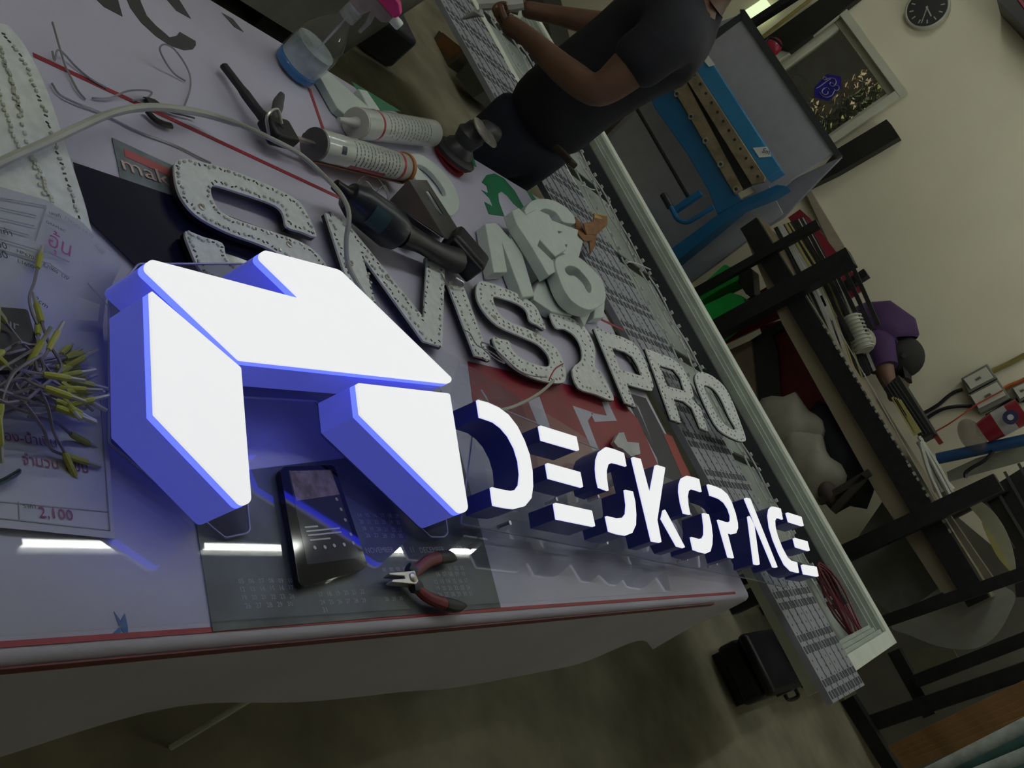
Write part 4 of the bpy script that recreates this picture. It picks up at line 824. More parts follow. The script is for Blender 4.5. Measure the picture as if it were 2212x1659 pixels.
MB().beam(PV(1795, 682, RV + .03) * 1, PV(2060, 1150, RV + .03), .006, .004).build('spine', wht, twt); tw.build('teeth', wht, twt, kind='stuff')
# red board, beige planks behind the strips
red_b = M('red lacquered board', (.22, .015, .03), .45, var=.12)
top_tag(vslab('red_board', [(1702, 470), (1728, 452), (1748, 470), (1868, 622), (1838, 643), (1800, 600)], 5.1, red_b), 'red board standing behind the edging strips', 'board')
top_tag(vslab('beige_plank', [(1733, 402), (1750, 410), (1840, 560), (1825, 565), (1800, 545)], 5.465, M('pale timber', (.30, .26, .19), .7), th=.03), 'pale timber plank leaning on the wall behind the red board', 'plank')
# white coiled hose
hs = MB(); c_ = PV(1852, 720, 4.8); dd = (PV(1868, 762, 4.8) - PV(1838, 690, 4.8)).normalized()
for i in range(9): hs.lathe([(-.006, .045), (-.003, .052), (.003, .052), (.006, .045)], c_ + dd * (.02 * (i - 4)), dd, 14, caps=False)
hs.lathe([(-.09, .043), (.09, .043)], c_, dd, 14)
top_tag(hs.build('ribbed_hose', M('dirty white hose', (.36, .36, .30), .5)), 'ribbed white hose piece on the rack before the crouching worker', 'hose')
top_tag(MB().ball(PV(1862, 735, 4.86), .07, 12, 8, (1, .8, .9)).build('plastic_bag', M('yellowed clear bag', (.3, .3, .22), .3)), 'crumpled clear plastic bag beside the ribbed hose', 'bag')
# long black carton and yellow strips
ct_ = thing('long_carton', 'long black carton lying on the rack right of the crouching worker', 'carton', PV(1965, 900, 4.75))
vslab('side', [(1908, 840), (1940, 810), (2018, 935), (1990, 950)], 4.78, M('black carton', (.010, .011, .012), .5), ct_, .12)
for i in range(4): MB().beam(PV(1905 + 10 * i, 818 + 2 * i, 4.775), PV(1985 + 8 * i, 942 - 3 * i, 4.775), .005, .004, (0, 1, 0)).build('carton_edge', M('grey edge', (.05, .055, .055), .5), ct_)
for i in range(4):
    top_tag(MB().beam(PV(1928 + 5 * i, 858 + 2 * i, 4.66), PV(1976 + 4 * i, 940 - 2 * i, 4.66), .008, .012, (0, 1, 0)).build('edging_strip', yel), 'short yellow edging strip before the long black carton', 'strip', 'short yellow strips')
# white tube bundle
for i in range(14):
    a, c_ = (1984 + rnd.uniform(-6, 8), 942 + rnd.uniform(0, 22)), (2036 + rnd.uniform(-14, 26), 1075 + rnd.uniform(-25, 12))
    v = 4.60 + .012 * i
    top_tag(MB().tube(smooth([PV(*a, v), PV((a[0] + c_[0]) / 2 + rnd.uniform(-5, 5), (a[1] + c_[1]) / 2, v), PV(*c_, v)], 4), .009, 6).build('white_tube', M('white tubing', (.40, .40, .36), .5)), 'white tube in the loose bundle at the right end of the rack', 'tube', 'white tube bundle')
# under the shelf
top_tag(vslab('red_sheet', [(1640, 705), (1692, 690), (1742, 780), (1838, 950), (1715, 962), (1688, 850)], 4.95, red_b), 'dark red sheet standing under the rack shelf', 'board')
top_tag(vslab('red_sheet', [(1545, 690), (1655, 620), (1690, 684), (1560, 745)], 5.0, red_b), 'dark red board under the rack beside the green case', 'board')
top_tag(vslab('dark_sheet', [(1625, 745), (1660, 700), (1680, 760), (1692, 945), (1640, 905)], 4.9, M('charcoal board', (.03, .03, .033), .6)), 'charcoal board standing beside the dark red sheet', 'board')
top_tag(vslab('cardboard_box', [(1555, 765), (1622, 735), (1640, 900), (1615, 880), (1590, 835)], 4.88, M('dull cardboard', (.22, .165, .12), .8), th=.10), 'dull cardboard box under the rack, left of the charcoal board', 'box')
top_tag(vslab('grey_sheet', [(1826, 1200), (1850, 1165), (1905, 1085), (1960, 1170), (2040, 1275), (1925, 1325), (1880, 1290)], 4.85, M('grey board', (.17, .175, .165), .6, var=.15)), 'grey board leaning under the rack above the low steel frame', 'board')
top_tag(vslab('cardboard_sheet', [(1905, 1085), (1960, 1060), (2070, 1270), (2040, 1290), (1960, 1170)], 4.80, M('dull cardboard', (.22, .165, .12), .8)), 'cardboard sheet leaning under the right end of the rack', 'board')
gm = M('bright green case', (.015, .42, .07), .4)
gt = thing('green_case', 'bright green plastic case under the rack, left of the red board', 'case', PV(1560, 660, 4.72))
vslab('shell', rnd_poly([(1490, 690), (1512, 664), (1578, 632), (1606, 640), (1612, 668), (1580, 700), (1515, 752), (1480, 760)], 10), 4.72, gm, gt, .14, bevel=.01)
vslab('shell', rnd_poly([(1490, 652), (1500, 630), (1566, 570), (1588, 584), (1600, 602), (1560, 622), (1510, 652)], 8), 4.72, gm, gt, .14, bevel=.01)
vslab('handle', rnd_poly([(1586, 596), (1596, 575), (1625, 580), (1630, 640), (1612, 636)], 6), 4.74, dark_pl, gt, .10)
def blob(name, cpx, v, r, sc, mat, label, cat, rough=.18):
    c_ = PV(*cpx, v); b = MB(); b.ball(c_, r, 18, 12, sc)
    for v_ in b.v: d = (v_ - c_); v_ += d * (rough * math.sin(d.x * 31 + d.z * 17) * math.cos(d.z * 23 + d.y * 13))
    return top_tag(b.build(name, mat, sharp=70), label, cat)
sack = M('grey cloth sack', (.24, .23, .19), .85, var=.15); navy = M('navy cloth', (.010, .013, .022), .7)
blob('cloth_sack', (1690, 935), 4.66, .17, (1.0, .6, 1.05), sack, 'upper grey cloth sack under the rack', 'bag')
blob('cloth_sack', (1745, 1015), 4.62, .16, (1.2, .6, .85), sack, 'lower grey cloth sack under the rack, before the navy bag', 'bag')
blob('navy_bag', (1800, 975), 4.80, .24, (1.1, .5, .95), navy, 'dark navy bag behind the grey sacks under the rack', 'bag')
blob('cloth_sack', (1785, 1060), 4.58, .06, (1, .7, .7), M('brown rag', (.07, .05, .045), .8), 'small brown rag below the grey sacks', 'rag')
for i, (a, c_, lb_) in enumerate((((1770, 1085), (1880, 1020), 'dark wooden stick, the upper of two under the navy bag'), ((1800, 1105), (1868, 1030), 'dark wooden stick, the lower of two under the navy bag'))):
    top_tag(MB().beam(PV(*a, 4.56), PV(*c_, 4.56), .03, .03, (0, 1, 0)).build('wooden_stick', M('dark stick', (.03, .025, .02), .7)), lb_, 'stick')
# discs, planks and rolls at lower right
disc_m = M('dull white acrylic disc', (.30, .30, .27), .5, var=.08)
top_tag(vslab('acrylic_disc', sm2([(1925, 1350), (1965, 1372), (2020, 1394), (2070, 1403), (2115, 1398), (2152, 1372), (2180, 1325), (2192, 1285), (2160, 1262), (2130, 1235), (2080, 1240), (2000, 1290)], 4), 4.75, disc_m, th=.01), 'large dull white disc leaning behind the low steel frame', 'disc')
dy = thing('cut_disc', 'half disc with a yellow rim leaning at the end of the rack', 'disc', PV(2150, 1160, 4.7))
vslab('plate', sm2([(2092, 1090), (2112, 1080), (2145, 1105), (2172, 1145), (2188, 1190), (2194, 1230), (2186, 1234), (2160, 1190), (2120, 1125)], 4), 4.70, M('cream acrylic', (.32, .31, .22), .5), dy, .008)
vslab('rim', sm2([(2120, 1128), (2150, 1168), (2178, 1218), (2186, 1234), (2180, 1232), (2150, 1195)], 4), 4.698, yel, dy, .004)
top_tag(vslab('trim_rail', [(2036, 1108), (2046, 1104), (2150, 1255), (2134, 1262)], 4.62, M('beige rail', (.17, .14, .10), .6), th=.04), 'beige rail sloping down beside the half disc', 'rail')
top_tag(vslab('dark_partition', [(2060, 1110), (2130, 1060), (2240, 990), (2240, 1290), (2195, 1290), (2185, 1200), (2130, 1090)], 4.95, M('black ribbed panel', (.012, .010, .009), .5)), 'black partition standing beyond the end of the rack', 'panel')
for i in range(4): top_tag(MB().beam(PV(2110 + 30 * i, 1055 - 18 * i, 4.93), PV(2190 + 26 * i, 1185 - 20 * i, 4.93), .012, .012, (0, 1, 0)).build('grey_batten', M('grey batten', (.05, .05, .05), .5)), 'thin grey batten in the row across the black panel', 'batten', 'battens on the black panel')
wood = M('orange brown timber', (.26, .14, .05), .6, var=.4, scale=9)
for i in range(5):
    y0, y1 = 1612 + 9 * i, 1470 + 20 * i
    top_tag(vslab('timber_plank', [(1918 + 8 * i, y0), (2240, y1 - 14), (2240, y1 + 8), (1926 + 8 * i, y0 + 16)], 4.0 - .02 * i, wood, th=.02), ('topmost', 'second', 'third', 'fourth', 'lowest')[i] + ' orange-brown timber plank in the stack under the steel frame', 'plank')
rollm = [M('pale corrugated roll', (.42, .46, .44), .45, var=.3, scale=18), M('teal foil roll', (.03, .09, .085), .4, var=.3)]
for i in range(8):
    a, c_ = (1985 + 42 * i, 1690 + 4 * i), (2250, 1556 + 34 * i); v = 3.75 - .05 * i
    top_tag(MB().tube([PV(*a, v), PV(*c_, v)], .032 if i % 2 == 0 else .024, 12).build('foil_roll', rollm[i % 2]), ('topmost', 'second', 'third', 'fourth', 'fifth', 'sixth', 'seventh', 'lowest')[i] + (' pale grey' if i % 2 == 0 else ' dark teal') + ' foil roll in the stack at the lower right', 'roll')
top_tag(vslab('wall_shadow_sheet', [(1905, 1085), (2060, 1110), (2240, 1260), (2240, 1600), (1950, 1700), (1850, 1500), (1830, 1200)], 5.35, M('lower wall shadow', (.13, .125, .10), .7, var=.2, scale=3)), 'broad dark sheet added for the wall shadow behind the low steel frame', 'board')  # dark sheet added where the lower wall lies in shadow
vs_ = top_tag(vslab('pale_crate', [(1995, 1400), (2060, 1405), (2080, 1440), (2060, 1450), (1985, 1470), (1960, 1420)], 4.7, M('yellowish board', (.13, .125, .08), .7)), 'yellowish board behind the low steel frame', 'board')
# ------------------------------------------------------------------ blue sheet-metal bending brake
BV = 4.72
bm_ = thing('bending_brake', 'blue sheet-metal bending brake with steel clamping blades', 'machine', (-2.6, BV + .2, 0))
blu, blu2 = M('blue machine paint', (.008, .12, .29), .4, var=.12, scale=4), M('lighter blue machine paint', (.028, .20, .42), .35, var=.12, scale=4)
blade = M('oiled steel blade', (.26, .21, .14), .4, .3, .3, 20)
T3 = (960, 0, 2.962)
def bslab(nm, pts, v, mat, th=.03, fr=T3): return vslab(nm, PX(pts, *fr), v, mat, bm_, th, bevel=.003)
bslab('apron_beam', [(1180, 400), (1300, 590), (1345, 690), (1550, 980), (1690, 1220), (1745, 1370), (1892, 1282), (1440, 535), (1330, 350)], BV, blu, .06)
bslab('lower_blade', [(1440, 530), (1530, 490), (1905, 1205), (1855, 1245)], BV - .02, blade, .02)
bslab('gap_plate', [(1500, 470), (1540, 450), (1985, 1170), (1900, 1215)], BV + .02, M('dark gap steel', (.03, .03, .035), .5), .02)
bslab('upper_blade', [(1530, 480), (1600, 440), (2052, 1130), (2045, 1160), (1965, 1182)], BV - .03, blade, .02)
bslab('clamp_beam', [(1500, 270), (1600, 430), (2060, 1140), (2152, 1085), (1690, 370), (1600, 230)], BV - .01, blu2, .08)
bslab('end_post', [(1440, 1600), (1745, 1375), (1890, 1285), (2130, 1180), (2195, 1190), (2100, 1250), (1900, 1330), (1700, 1500), (1480, 1680)], BV + .01, blu, .08)
bslab('leg', [(1440, 1600), (1480, 1680), (1280, 1830), (1240, 1750)], BV + .03, blu, .08)
for x, y in ((1490, 602), (1580, 747), (1673, 901), (1769, 1053), (1868, 1212)):
    g = PV(*PX([(x, y)], *T3)[0], BV - .022); w_ = MB().lathe([(0, .018), (.004, .018)], g, (0, -1, 0), 12).build('washer', steel, bm_)
    MB().lathe([(.004, .008), (.010, .008)], g, (0, -1, 0), 8).build('bolt_head', M('dark bolt', (.02, .02, .02), .5), w_)
for i in range(12):
    t_ = i / 11; g = PV(*PX([(1600 + 405 * t_, 480 + 650 * t_)], *T3)[0], BV - .032); MB().lathe([(0, .0075), (.003, .0075)], g, (0, -1, 0), 8).build('bolt_hole', M('dark bolt', (.02, .02, .02), .5), bm_)
J = lambda pts, v: [PV(x, y, v) for x, y in PX(pts, *T3)]
MB().tube(smooth(J([(1440, 1310), (1462, 1350), (1490, 1400), (1545, 1422), (1600, 1400), (1720, 1325)], BV - .08), 4), .013, 8).build('handle', blu, bm_)
MB().tube(J([(1400, 1245), (1445, 1325)], BV - .08), .019, 10).build('handle_grip', dark_pl, bm_)
MB().beam(*J([(1480, 1345), (1640, 1235)], BV - .06), .03, .03, (0, 1, 0)).build('handle_arm', blu, bm_)
MB().tube(J([(1205, 650), (1560, 1262)], BV - .05), .010, 8).build('push_rod', black_steel, bm_)
vslab('label', PX([(1972, 945), (2065, 938), (2092, 1000), (2015, 1008)], 960, 0, 2.962), BV - .014, white_pl, bm_, .003)
vtext('Sm', PX([(2030, 975)], 960, 0, 2.962)[0], PX([(2075, 990)], 960, 0, 2.962)[0], BV - .016, ink, bm_)
vslab('clear_tag', [(1518, 128), (1530, 120), (1545, 140), (1531, 144)], BV - .02, white_pl, bm_, .003)
# grey panels behind the brake
lil = M('lilac grey panel', (.32, .32, .36), .6, var=.06); dkf = M('dark panel edge', (.03, .034, .036), .5)
gp = thing('leaning_partition', 'large lilac-grey panel with a dark frame, leaning behind the bending brake', 'panel', PV(1700, 250, 5.0))
vslab('panel', [(1602, 30), (1800, 330), (1712, 386), (1650, 440), (1440, 130), (1520, 60)], 5.0, lil, gp)
for pl in ([(1598, 20), (1608, 20), (1818, 334), (1806, 340), (1600, 40)], [(1608, 22), (1600, 42), (1470, 140), (1460, 125)]): vslab('frame', pl, 4.99, dkf, gp, .03)
top_tag(vslab('lilac_board', [(1300, 310), (1398, 200), (1450, 230), (1600, 430), (1660, 400), (1690, 460), (1560, 560), (1450, 640), (1400, 500)], 4.95, lil), 'lilac-grey board behind the push rod of the bending brake', 'board')
top_tag(vslab('grey_board', [(1690, 400), (1712, 388), (1818, 338), (1765, 392), (1690, 470), (1640, 500), (1600, 470)], 5.05, M('mid grey board', (.22, .22, .26), .6)), 'mid-grey board between the bending brake and the red board', 'board')
top_tag(vslab('brown_crate', [(1270, 300), (1330, 232), (1402, 192), (1408, 210), (1310, 304)], 5.05, M('dark brown wood', (.06, .042, .025), .7, var=.3)), 'dark brown crate behind the standing worker', 'crate')
top_tag(MB().beam(PV(1308, 302, 4.9), PV(1400, 207, 4.9), .025, .012, (0, 1, 0)).build('pale_batten', M('pale batten', (.22, .21, .2), .6)), 'pale batten leaning between the crate and the lilac board', 'batten')
# ------------------------------------------------------------------ window, clock, wall gear
fr_m = M('cream window frame', (.50, .50, .40), .5, var=.04)
wn = MB()
def ring(b, u0, u1, z0, z1, w_, y0, y1):
    for (a0_, a1_, c0_, c1_) in ((u0, u1, z0, z0 + w_), (u0, u1, z1 - w_, z1), (u0, u0 + w_, z0 + w_, z1 - w_), (u1 - w_, u1, z0 + w_, z1 - w_)): b.box(((a0_ + a1_) / 2, (y0 + y1) / 2, (c0_ + c1_) / 2), (a1_ - a0_, y1 - y0, c1_ - c0_))
    return b
win = thing('window_1', None, None, (WIN[0], WALL_V, WIN[2])); win['kind'] = 'structure'
ring(MB(), WIN[0] - .03, WIN[1] + .03, WIN[2] - .03, WIN[3] + .03, .05, WALL_V - .03, WALL_V - .001).build('window_frame', fr_m, win, bevel=.004)
ring(MB(), WIN[0] + .005, WIN[1] - .005, WIN[2] + .005, WIN[3] - .005, .055, WALL_V + .02, WALL_V + .06).build('sash', fr_m, win, bevel=.004)
MB().box(((WIN[0] + WIN[1]) / 2, WALL_V + .04, (WIN[2] + WIN[3]) / 2), (WIN[1] - WIN[0] - .12, .006, WIN[3] - WIN[2] - .12)).build('pane', clear('window glass', (.75, .78, .72), body=.02), win)
# what lies behind the pane
top_tag(MB().box((-3.0, 6.6, 1.45), (4.4, .05, 2.9)).build('wall_yard', M('dark yard wall', (.035, .035, .028), .8)), None, None)['kind'] = 'structure'
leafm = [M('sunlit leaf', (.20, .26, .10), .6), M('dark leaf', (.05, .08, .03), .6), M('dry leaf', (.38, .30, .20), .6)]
bush = thing('bush', 'leafy bush outside the window', 'bush', (-3.4, 6.3, 0))
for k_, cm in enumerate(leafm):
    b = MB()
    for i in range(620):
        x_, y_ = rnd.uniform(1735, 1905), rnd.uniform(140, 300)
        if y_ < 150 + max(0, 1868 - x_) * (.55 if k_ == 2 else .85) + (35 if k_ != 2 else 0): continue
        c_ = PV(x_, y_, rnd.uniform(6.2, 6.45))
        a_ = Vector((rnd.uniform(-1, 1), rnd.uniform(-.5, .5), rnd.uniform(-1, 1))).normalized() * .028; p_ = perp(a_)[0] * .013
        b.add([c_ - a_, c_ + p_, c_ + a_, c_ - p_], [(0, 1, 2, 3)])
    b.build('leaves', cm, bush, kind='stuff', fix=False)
for i in range(4): MB().tube([Vector((-3.6 + .18 * i, 6.35, 0)), Vector((-3.55 + .16 * i, 6.3, 1.45))], [.02, .008], 6).build('stem', M('brown stem', (.1, .07, .04), .8), bush)
# window sticker
T4 = (1472, 0, 2.962)
sk = thing('window_sticker', 'blue hexagonal sticker with a white curled monogram on the window pane', 'sticker', PV(1790, 190, WALL_V + .033))
vslab('hexagon', rnd_poly(PX([(850, 560), (930, 473), (1022, 490), (1022, 560), (940, 647), (850, 620)], *T4), 4), WALL_V + .034, M('deep blue vinyl', (.018, .010, .25), .4), sk, .0015)
wv = M('pale vinyl', (.5, .5, .56), .5)
for pts in ([(865, 565), (890, 550), (930, 520), (955, 505)], [(905, 505), (912, 493), (924, 495), (926, 506), (916, 512), (908, 503)], [(920, 512), (950, 500), (980, 505), (990, 525), (980, 548), (960, 550), (948, 538), (955, 525)],
            [(960, 528), (985, 545), (1005, 550), (1008, 570), (992, 580), (978, 570)], [(948, 572), (930, 560), (908, 570), (900, 590), (915, 605), (935, 600), (938, 585)], [(885, 590), (905, 615), (935, 622), (965, 608), (975, 590), (985, 575)]):
    P = [PV(x, y, WALL_V + .032) for x, y in sm2(PX(pts, *T4), 4, False)]; MB().tube(P, .006, 6, flat=.3).build('monogram_stroke', wv, sk)
# dark vertical trunking each side of the window, pipe
top_tag(vslab('wall_trunking', PX([(1000, 950), (1312, 763), (1345, 800), (1378, 850), (1395, 875), (1250, 960), (1000, 1105), (800, 1202)], *T4), WALL_V - .06, M('black trunking', (.010, .010, .010), .4), th=.055), 'black vertical trunking on the wall right of the window', 'trunking')
top_tag(vslab('wall_trunking', PX([(520, 255), (590, 300), (690, 330), (1150, -30), (920, -30)], *T4), WALL_V - .05, M('black trunking', (.010, .010, .010), .4), th=.045), 'black vertical band on the wall left of the window', 'trunking')
top_tag(MB().beam(PV(1612, 60, 5.3), PV(1720, -10, 5.3), .05, .04, (0, 1, 0)).build('door_post', black_steel), 'dark post left of the yellow pipe, by the bright doorway', 'post')
top_tag(MB().tube([PV(1645, 82, 5.44), PV(1765, -12, 5.44)], .012, 8).build('yellow_pipe', M('yellow pipe', (.25, .2, .06), .5)), 'yellow pipe running up the wall left of the window', 'pipe')
top_tag(MB().ball(PV(1668, 102, 5.38), .055, 14, 10, (1, .8, 1.1)).build('red_helmet', M('red plastic shell', (.28, .012, .035), .3)), 'red rounded plastic object hanging left of the window', 'helmet')
top_tag(MB().tube(smooth([PV(x, y, 5.28) for x, y in ((1652, 92), (1662, 82), (1676, 86), (1690, 100))], 4), .008, 6).build('black_strap', dark_pl), 'black strap curved over the red plastic object', 'strap')
lw = vslab('window_2', [(1607, 24), (1652, -6), (1672, 22), (1627, 51)], 5.45, M('bright lit pane', (.8, .8, .7), .5, emit=(.72, .88, .5), estr=1.0), th=.02); lw['kind'] = 'structure'
# clock
cp = PV(2003, 18, WALL_V - .03); fwd_d = (cp - CAM).dot(FWD); cr_ = 45 * fwd_d / F_PX * 1.02
ck = thing('wall_clock', 'round wall clock with a black dial and a pale rim', 'clock', cp)
MB().lathe([(-.028, cr_ * 1.0), (-.01, cr_ * 1.02), (.008, cr_), (.012, cr_ * .94), (.004, cr_ * .9)], cp, (0, -1, 0), 40).build('rim', M('pale clock rim', (.40, .41, .33), .4), ck)
MB().lathe([(.0045, cr_ * .9), (.0055, cr_ * .9)], cp, (0, -1, 0), 40).build('dial', M('black dial', (.012, .012, .012), .5), ck)
pm = M('pale dial print', (.34, .35, .30), .5)
for i in range(12):
    a_ = math.pi * i / 6; d_ = Vector((math.sin(a_), 0, math.cos(a_))); MB().beam(cp + d_ * cr_ * .60 + Vector((0, -.0062, 0)), cp + d_ * cr_ * .78 + Vector((0, -.0062, 0)), .006, .001, (math.cos(a_), 0, -math.sin(a_))).build('hour_mark', pm, ck)
for tx_, ty_, nm, w_ in ((1991, 48, 'minute_hand', .005), (2012, 36, 'hour_hand', .007)):
    q = PV(tx_, ty_, WALL_V - .037); o_ = Vector((cp.x, q.y, cp.z)); d_ = (q - o_).normalized(); MB().beam(o_ - d_ * .01, o_ + d_ * cr_ * (.75 if nm[0] == 'm' else .5), w_, .001, d_.cross(Vector((0, 1, 0)))).build(nm, pm, ck)
MB().lathe([(.006, .006), (.010, .006)], cp, (0, -1, 0), 10).build('hub', pm, ck)
# switch boxes and cables
T9 = (1880, 740, 4.364)
bxm = M('grey surface box', (.15, .15, .13), .5); plm = M('ivory switch plate', (.50, .49, .42), .4, var=.03)
for lbx, back, face, sw in (('upper surface switch box with an ivory plate', [(852, 338), (1100, 200), (1195, 335), (925, 480)], [(875, 345), (1090, 228), (1160, 330), (945, 440)], [(988, 345), (1030, 318), (1046, 332), (1000, 358)]),
                            ('lower surface switch box with an ivory plate', [(915, 495), (1200, 345), (1322, 520), (1030, 670)], [(940, 500), (1190, 370), (1280, 495), (1020, 625)], [(1072, 505), (1125, 475), (1142, 492), (1085, 522)]),
                            ('surface switch box at the right edge, beside the red packet', [(1330, 425), (1470, 360), (1540, 480), (1400, 560)], [(1342, 430), (1462, 375), (1520, 470), (1408, 532)], [(1410, 450), (1440, 435), (1455, 450), (1425, 468)])):
    t = thing('switch_box', lbx + ' on the cream wall', 'switch', PV(*PX([back[0]], *T9)[0], WALL_V - .06))
    vslab('box', PX(back, *T9), WALL_V - .055, bxm, t, .053, bevel=.004); vslab('plate', PX(face, *T9), WALL_V - .062, plm, t, .006, bevel=.002); vslab('rocker', PX(sw, *T9), WALL_V - .066, M('brown rocker', (.10, .09, .07), .4), t, .004)
def wl(pts, r_, mat, lb_, cat='cable', v=WALL_V - .02): top_tag(MB().tube([PV(x, y, v) for x, y in sm2(PX(pts, *T9), 5, False)], r_, 6).build(cat.replace(' ', '_') if cat != 'cable' else 'wall_cable', mat), lb_, cat)
wl([(495, 670), (570, 630), (650, 580), (730, 510), (800, 465), (870, 440)], .010, dark_pl, 'upper black cable running to the switch boxes')
wl([(525, 720), (600, 670), (700, 622), (820, 602), (960, 600)], .010, dark_pl, 'lower black cable running to the switch boxes')
wl([(1095, 695), (1180, 650), (1280, 580), (1360, 550), (1460, 545)], .012, dark_pl, 'thick black cable above the red packet')
wl([(1150, 268), (1250, 225), (1350, 175), (1460, 115)], .014, M('yellow conduit', (.22, .17, .05), .5), 'yellow conduit rising from the upper switch box', 'conduit')
wl([(1262, 435), (1320, 405), (1400, 375), (1460, 345)], .012, M('orange conduit', (.40, .11, .03), .5), 'orange conduit rising from the lower switch box', 'conduit')
wl([(605, 845), (760, 755), (900, 655), (1010, 580), (1250, 450)], .004, M('red string', (.42, .05, .03), .5), 'thin red string stretched across the switch boxes', 'string', WALL_V - .075)
wl([(1160, 1025), (1080, 1110), (960, 1180), (900, 1230), (900, 1275)], .010, dark_pl, 'black cable hanging below the blue pipe', 'cable', 5.2)
top_tag(MB().beam(PV(2014, 931, 4.88), PV(2033, 958, 4.88), .03, .02, (0, 1, 0)).build('red_bar_end', M('red bar', (.2, .02, .015), .5)), 'short red bar end beyond the long black carton', 'bar')
pkx = thing('packet', 'red and white packet with a blue round mark, wrapped in clear film', 'packet', PV(2160, 910, 5.2))
PKA = [PV(*PX([e], *T9)[0], 5.2) for e in ((1060, 850), (1200, 770), (1330, 700), (1440, 640))]
for i, cm in enumerate((M('red packet', (.22, .010, .022), .35), M('white packet band', (.34, .33, .32), .35), M('red packet', (.22, .010, .022), .35))):
    MB().tube([PKA[i], PKA[i + 1]], [.055 + (.01 if i else 0), .065], 16).build('packet_body', cm, pkx)
gq = PV(*PX([(1322, 705)], *T9)[0], 5.12); MB().lathe([(0, .034), (.004, .034)], gq, (0, -1, 0), 20).build('blue_mark', M('navy round mark', (.02, .018, .08), .4), pkx)
MB().lathe([(.004, .014), (.006, .014)], gq, (0, -1, 0), 14).build('mark_centre', M('pale mark', (.4, .4, .42), .4), pkx)
MB().ball(PV(*PX([(960, 880)], *T9)[0], 5.2), .07, 14, 10, (1.3, .6, .8)).build('clear_wrap', clear('crumpled film', (.8, .78, .78), body=.25, bodycol=(.3, .22, .22)), pkx)
top_tag(MB().tube([PV(*PX([(630, 1095)], *T9)[0], 5.22), PV(*PX([(1470, 915)], *T9)[0], 5.22)], .028, 12).build('blue_pipe', M('blue pipe', (.012, .06, .17), .4)), 'blue pipe lying below the red and white packet', 'pipe')
top_tag(vslab('grey_skirting', PX([(720, 1220), (1000, 1090), (1460, 960), (1470, 1110), (1100, 1210), (740, 1310)], *T9), 5.3, M('grey green skirting', (.22, .22, .17), .6)), 'grey-green board along the wall below the blue pipe', 'board')
top_tag(vslab('wall_cupboard', [(2152, -4), (2216, 64), (2330, 180), (2330, -100), (2152, -100)], 5.3, M('dark cupboard', (.012, .010, .012), .5), th=.19), 'dark wall cupboard at the top right corner', 'cupboard')
top_tag(vslab('red_tape', [(2196, -4), (2204, -4), (2230, 30), (2224, 34)], 5.29, M('crimson tape', (.25, .012, .03), .5), th=.01), 'crimson strip on the dark wall cupboard', 'tape')
# ------------------------------------------------------------------ behind the table, upper left
tub_m = M('grey plastic tub', (.30, .30, .285), .5, var=.08)
tubp = G(748, 146, .10)
tub = thing('storage_tub', 'large grey plastic tub on the floor behind the table', 'tub', (tubp.x - .25, tubp.y - .55, .0))
b = MB(); cx, cy = tubp.x - .26, tubp.y - .62
def rr(u_, v_, r_, z): return [Vector((cx + x, cy + y, z)) for x, y in rnd_poly([(-u_, -v_), (u_, -v_), (u_, v_), (-u_, v_)], r_, 5)]
l0, l1 = rr(.25, .60, .07, .10), rr(.30, .66, .07, .62)
n_ = len(l0); b.add(l0 + l1, [(i, (i + 1) % n_, (i + 1) % n_ + n_, i + n_) for i in range(n_)] + [tuple(range(n_))[::-1]])
b.build('body', tub_m, tub)
b = MB(); b.prism(rr(.32, .68, .08, .65), (0, 0, -.04)); b.build('lid', M('dark grey lid', (.08, .08, .08), .5), tub, bevel=.006)
MB().box((cx, cy + .30, .05), (.44, .24, .094)).build('dolly', M('black dolly', (.008, .008, .016), .6), tub)
MB().box((cx, cy - .35, .05), (.44, .10, .094)).build('dolly', M('black dolly', (.008, .008, .016), .6), tub)
g = G(850, 150, 0)
top_tag(MB().box((g.x - .10, g.y - .16, .101), (.26, .24, .20)).build('grey_bin', M('navy grey bin', (.09, .095, .13), .5), bevel=.025), 'navy-grey bin on the floor beyond the grey tub', 'bin')
pb_ = thing('printed_box', 'cardboard box with red and orange print on the floor behind the bins', 'box', G(950, 152, 0))
V0 = 4.35
vslab('box', [(915, 118), (948, 66), (1010, 112), (982, 132), (950, 158)], V0, M('grey brown carton', (.10, .085, .06), .7), pb_, .25)
vslab('red_print', [(922, 110), (936, 100), (962, 130), (946, 146)], V0 - .004, M('dark red print box', (.16, .012, .018), .5), pb_, .003)
vslab('orange_print', [(942, 96), (956, 70), (1000, 106), (974, 126)], V0 - .004, M('dull orange print', (.17, .06, .02), .5), pb_, .003)
top_tag(vslab('grey_carton', [(984, 164), (1024, 118), (1068, 182), (1022, 212)], 4.3, M('grey carton', (.09, .09, .085), .7), th=.3), 'grey carton on the floor beside the printed box', 'box')
top_tag(vslab('dark_cabinet', [(880, -60), (902, 18), (946, 66), (1026, 118), (1120, 190), (1200, 120), (1160, -60)], 5.1, M('dark grey cabinet', (.045, .047, .043), .6), th=.3), 'dark grey cabinet standing against the back wall, behind the standing worker', 'cabinet')
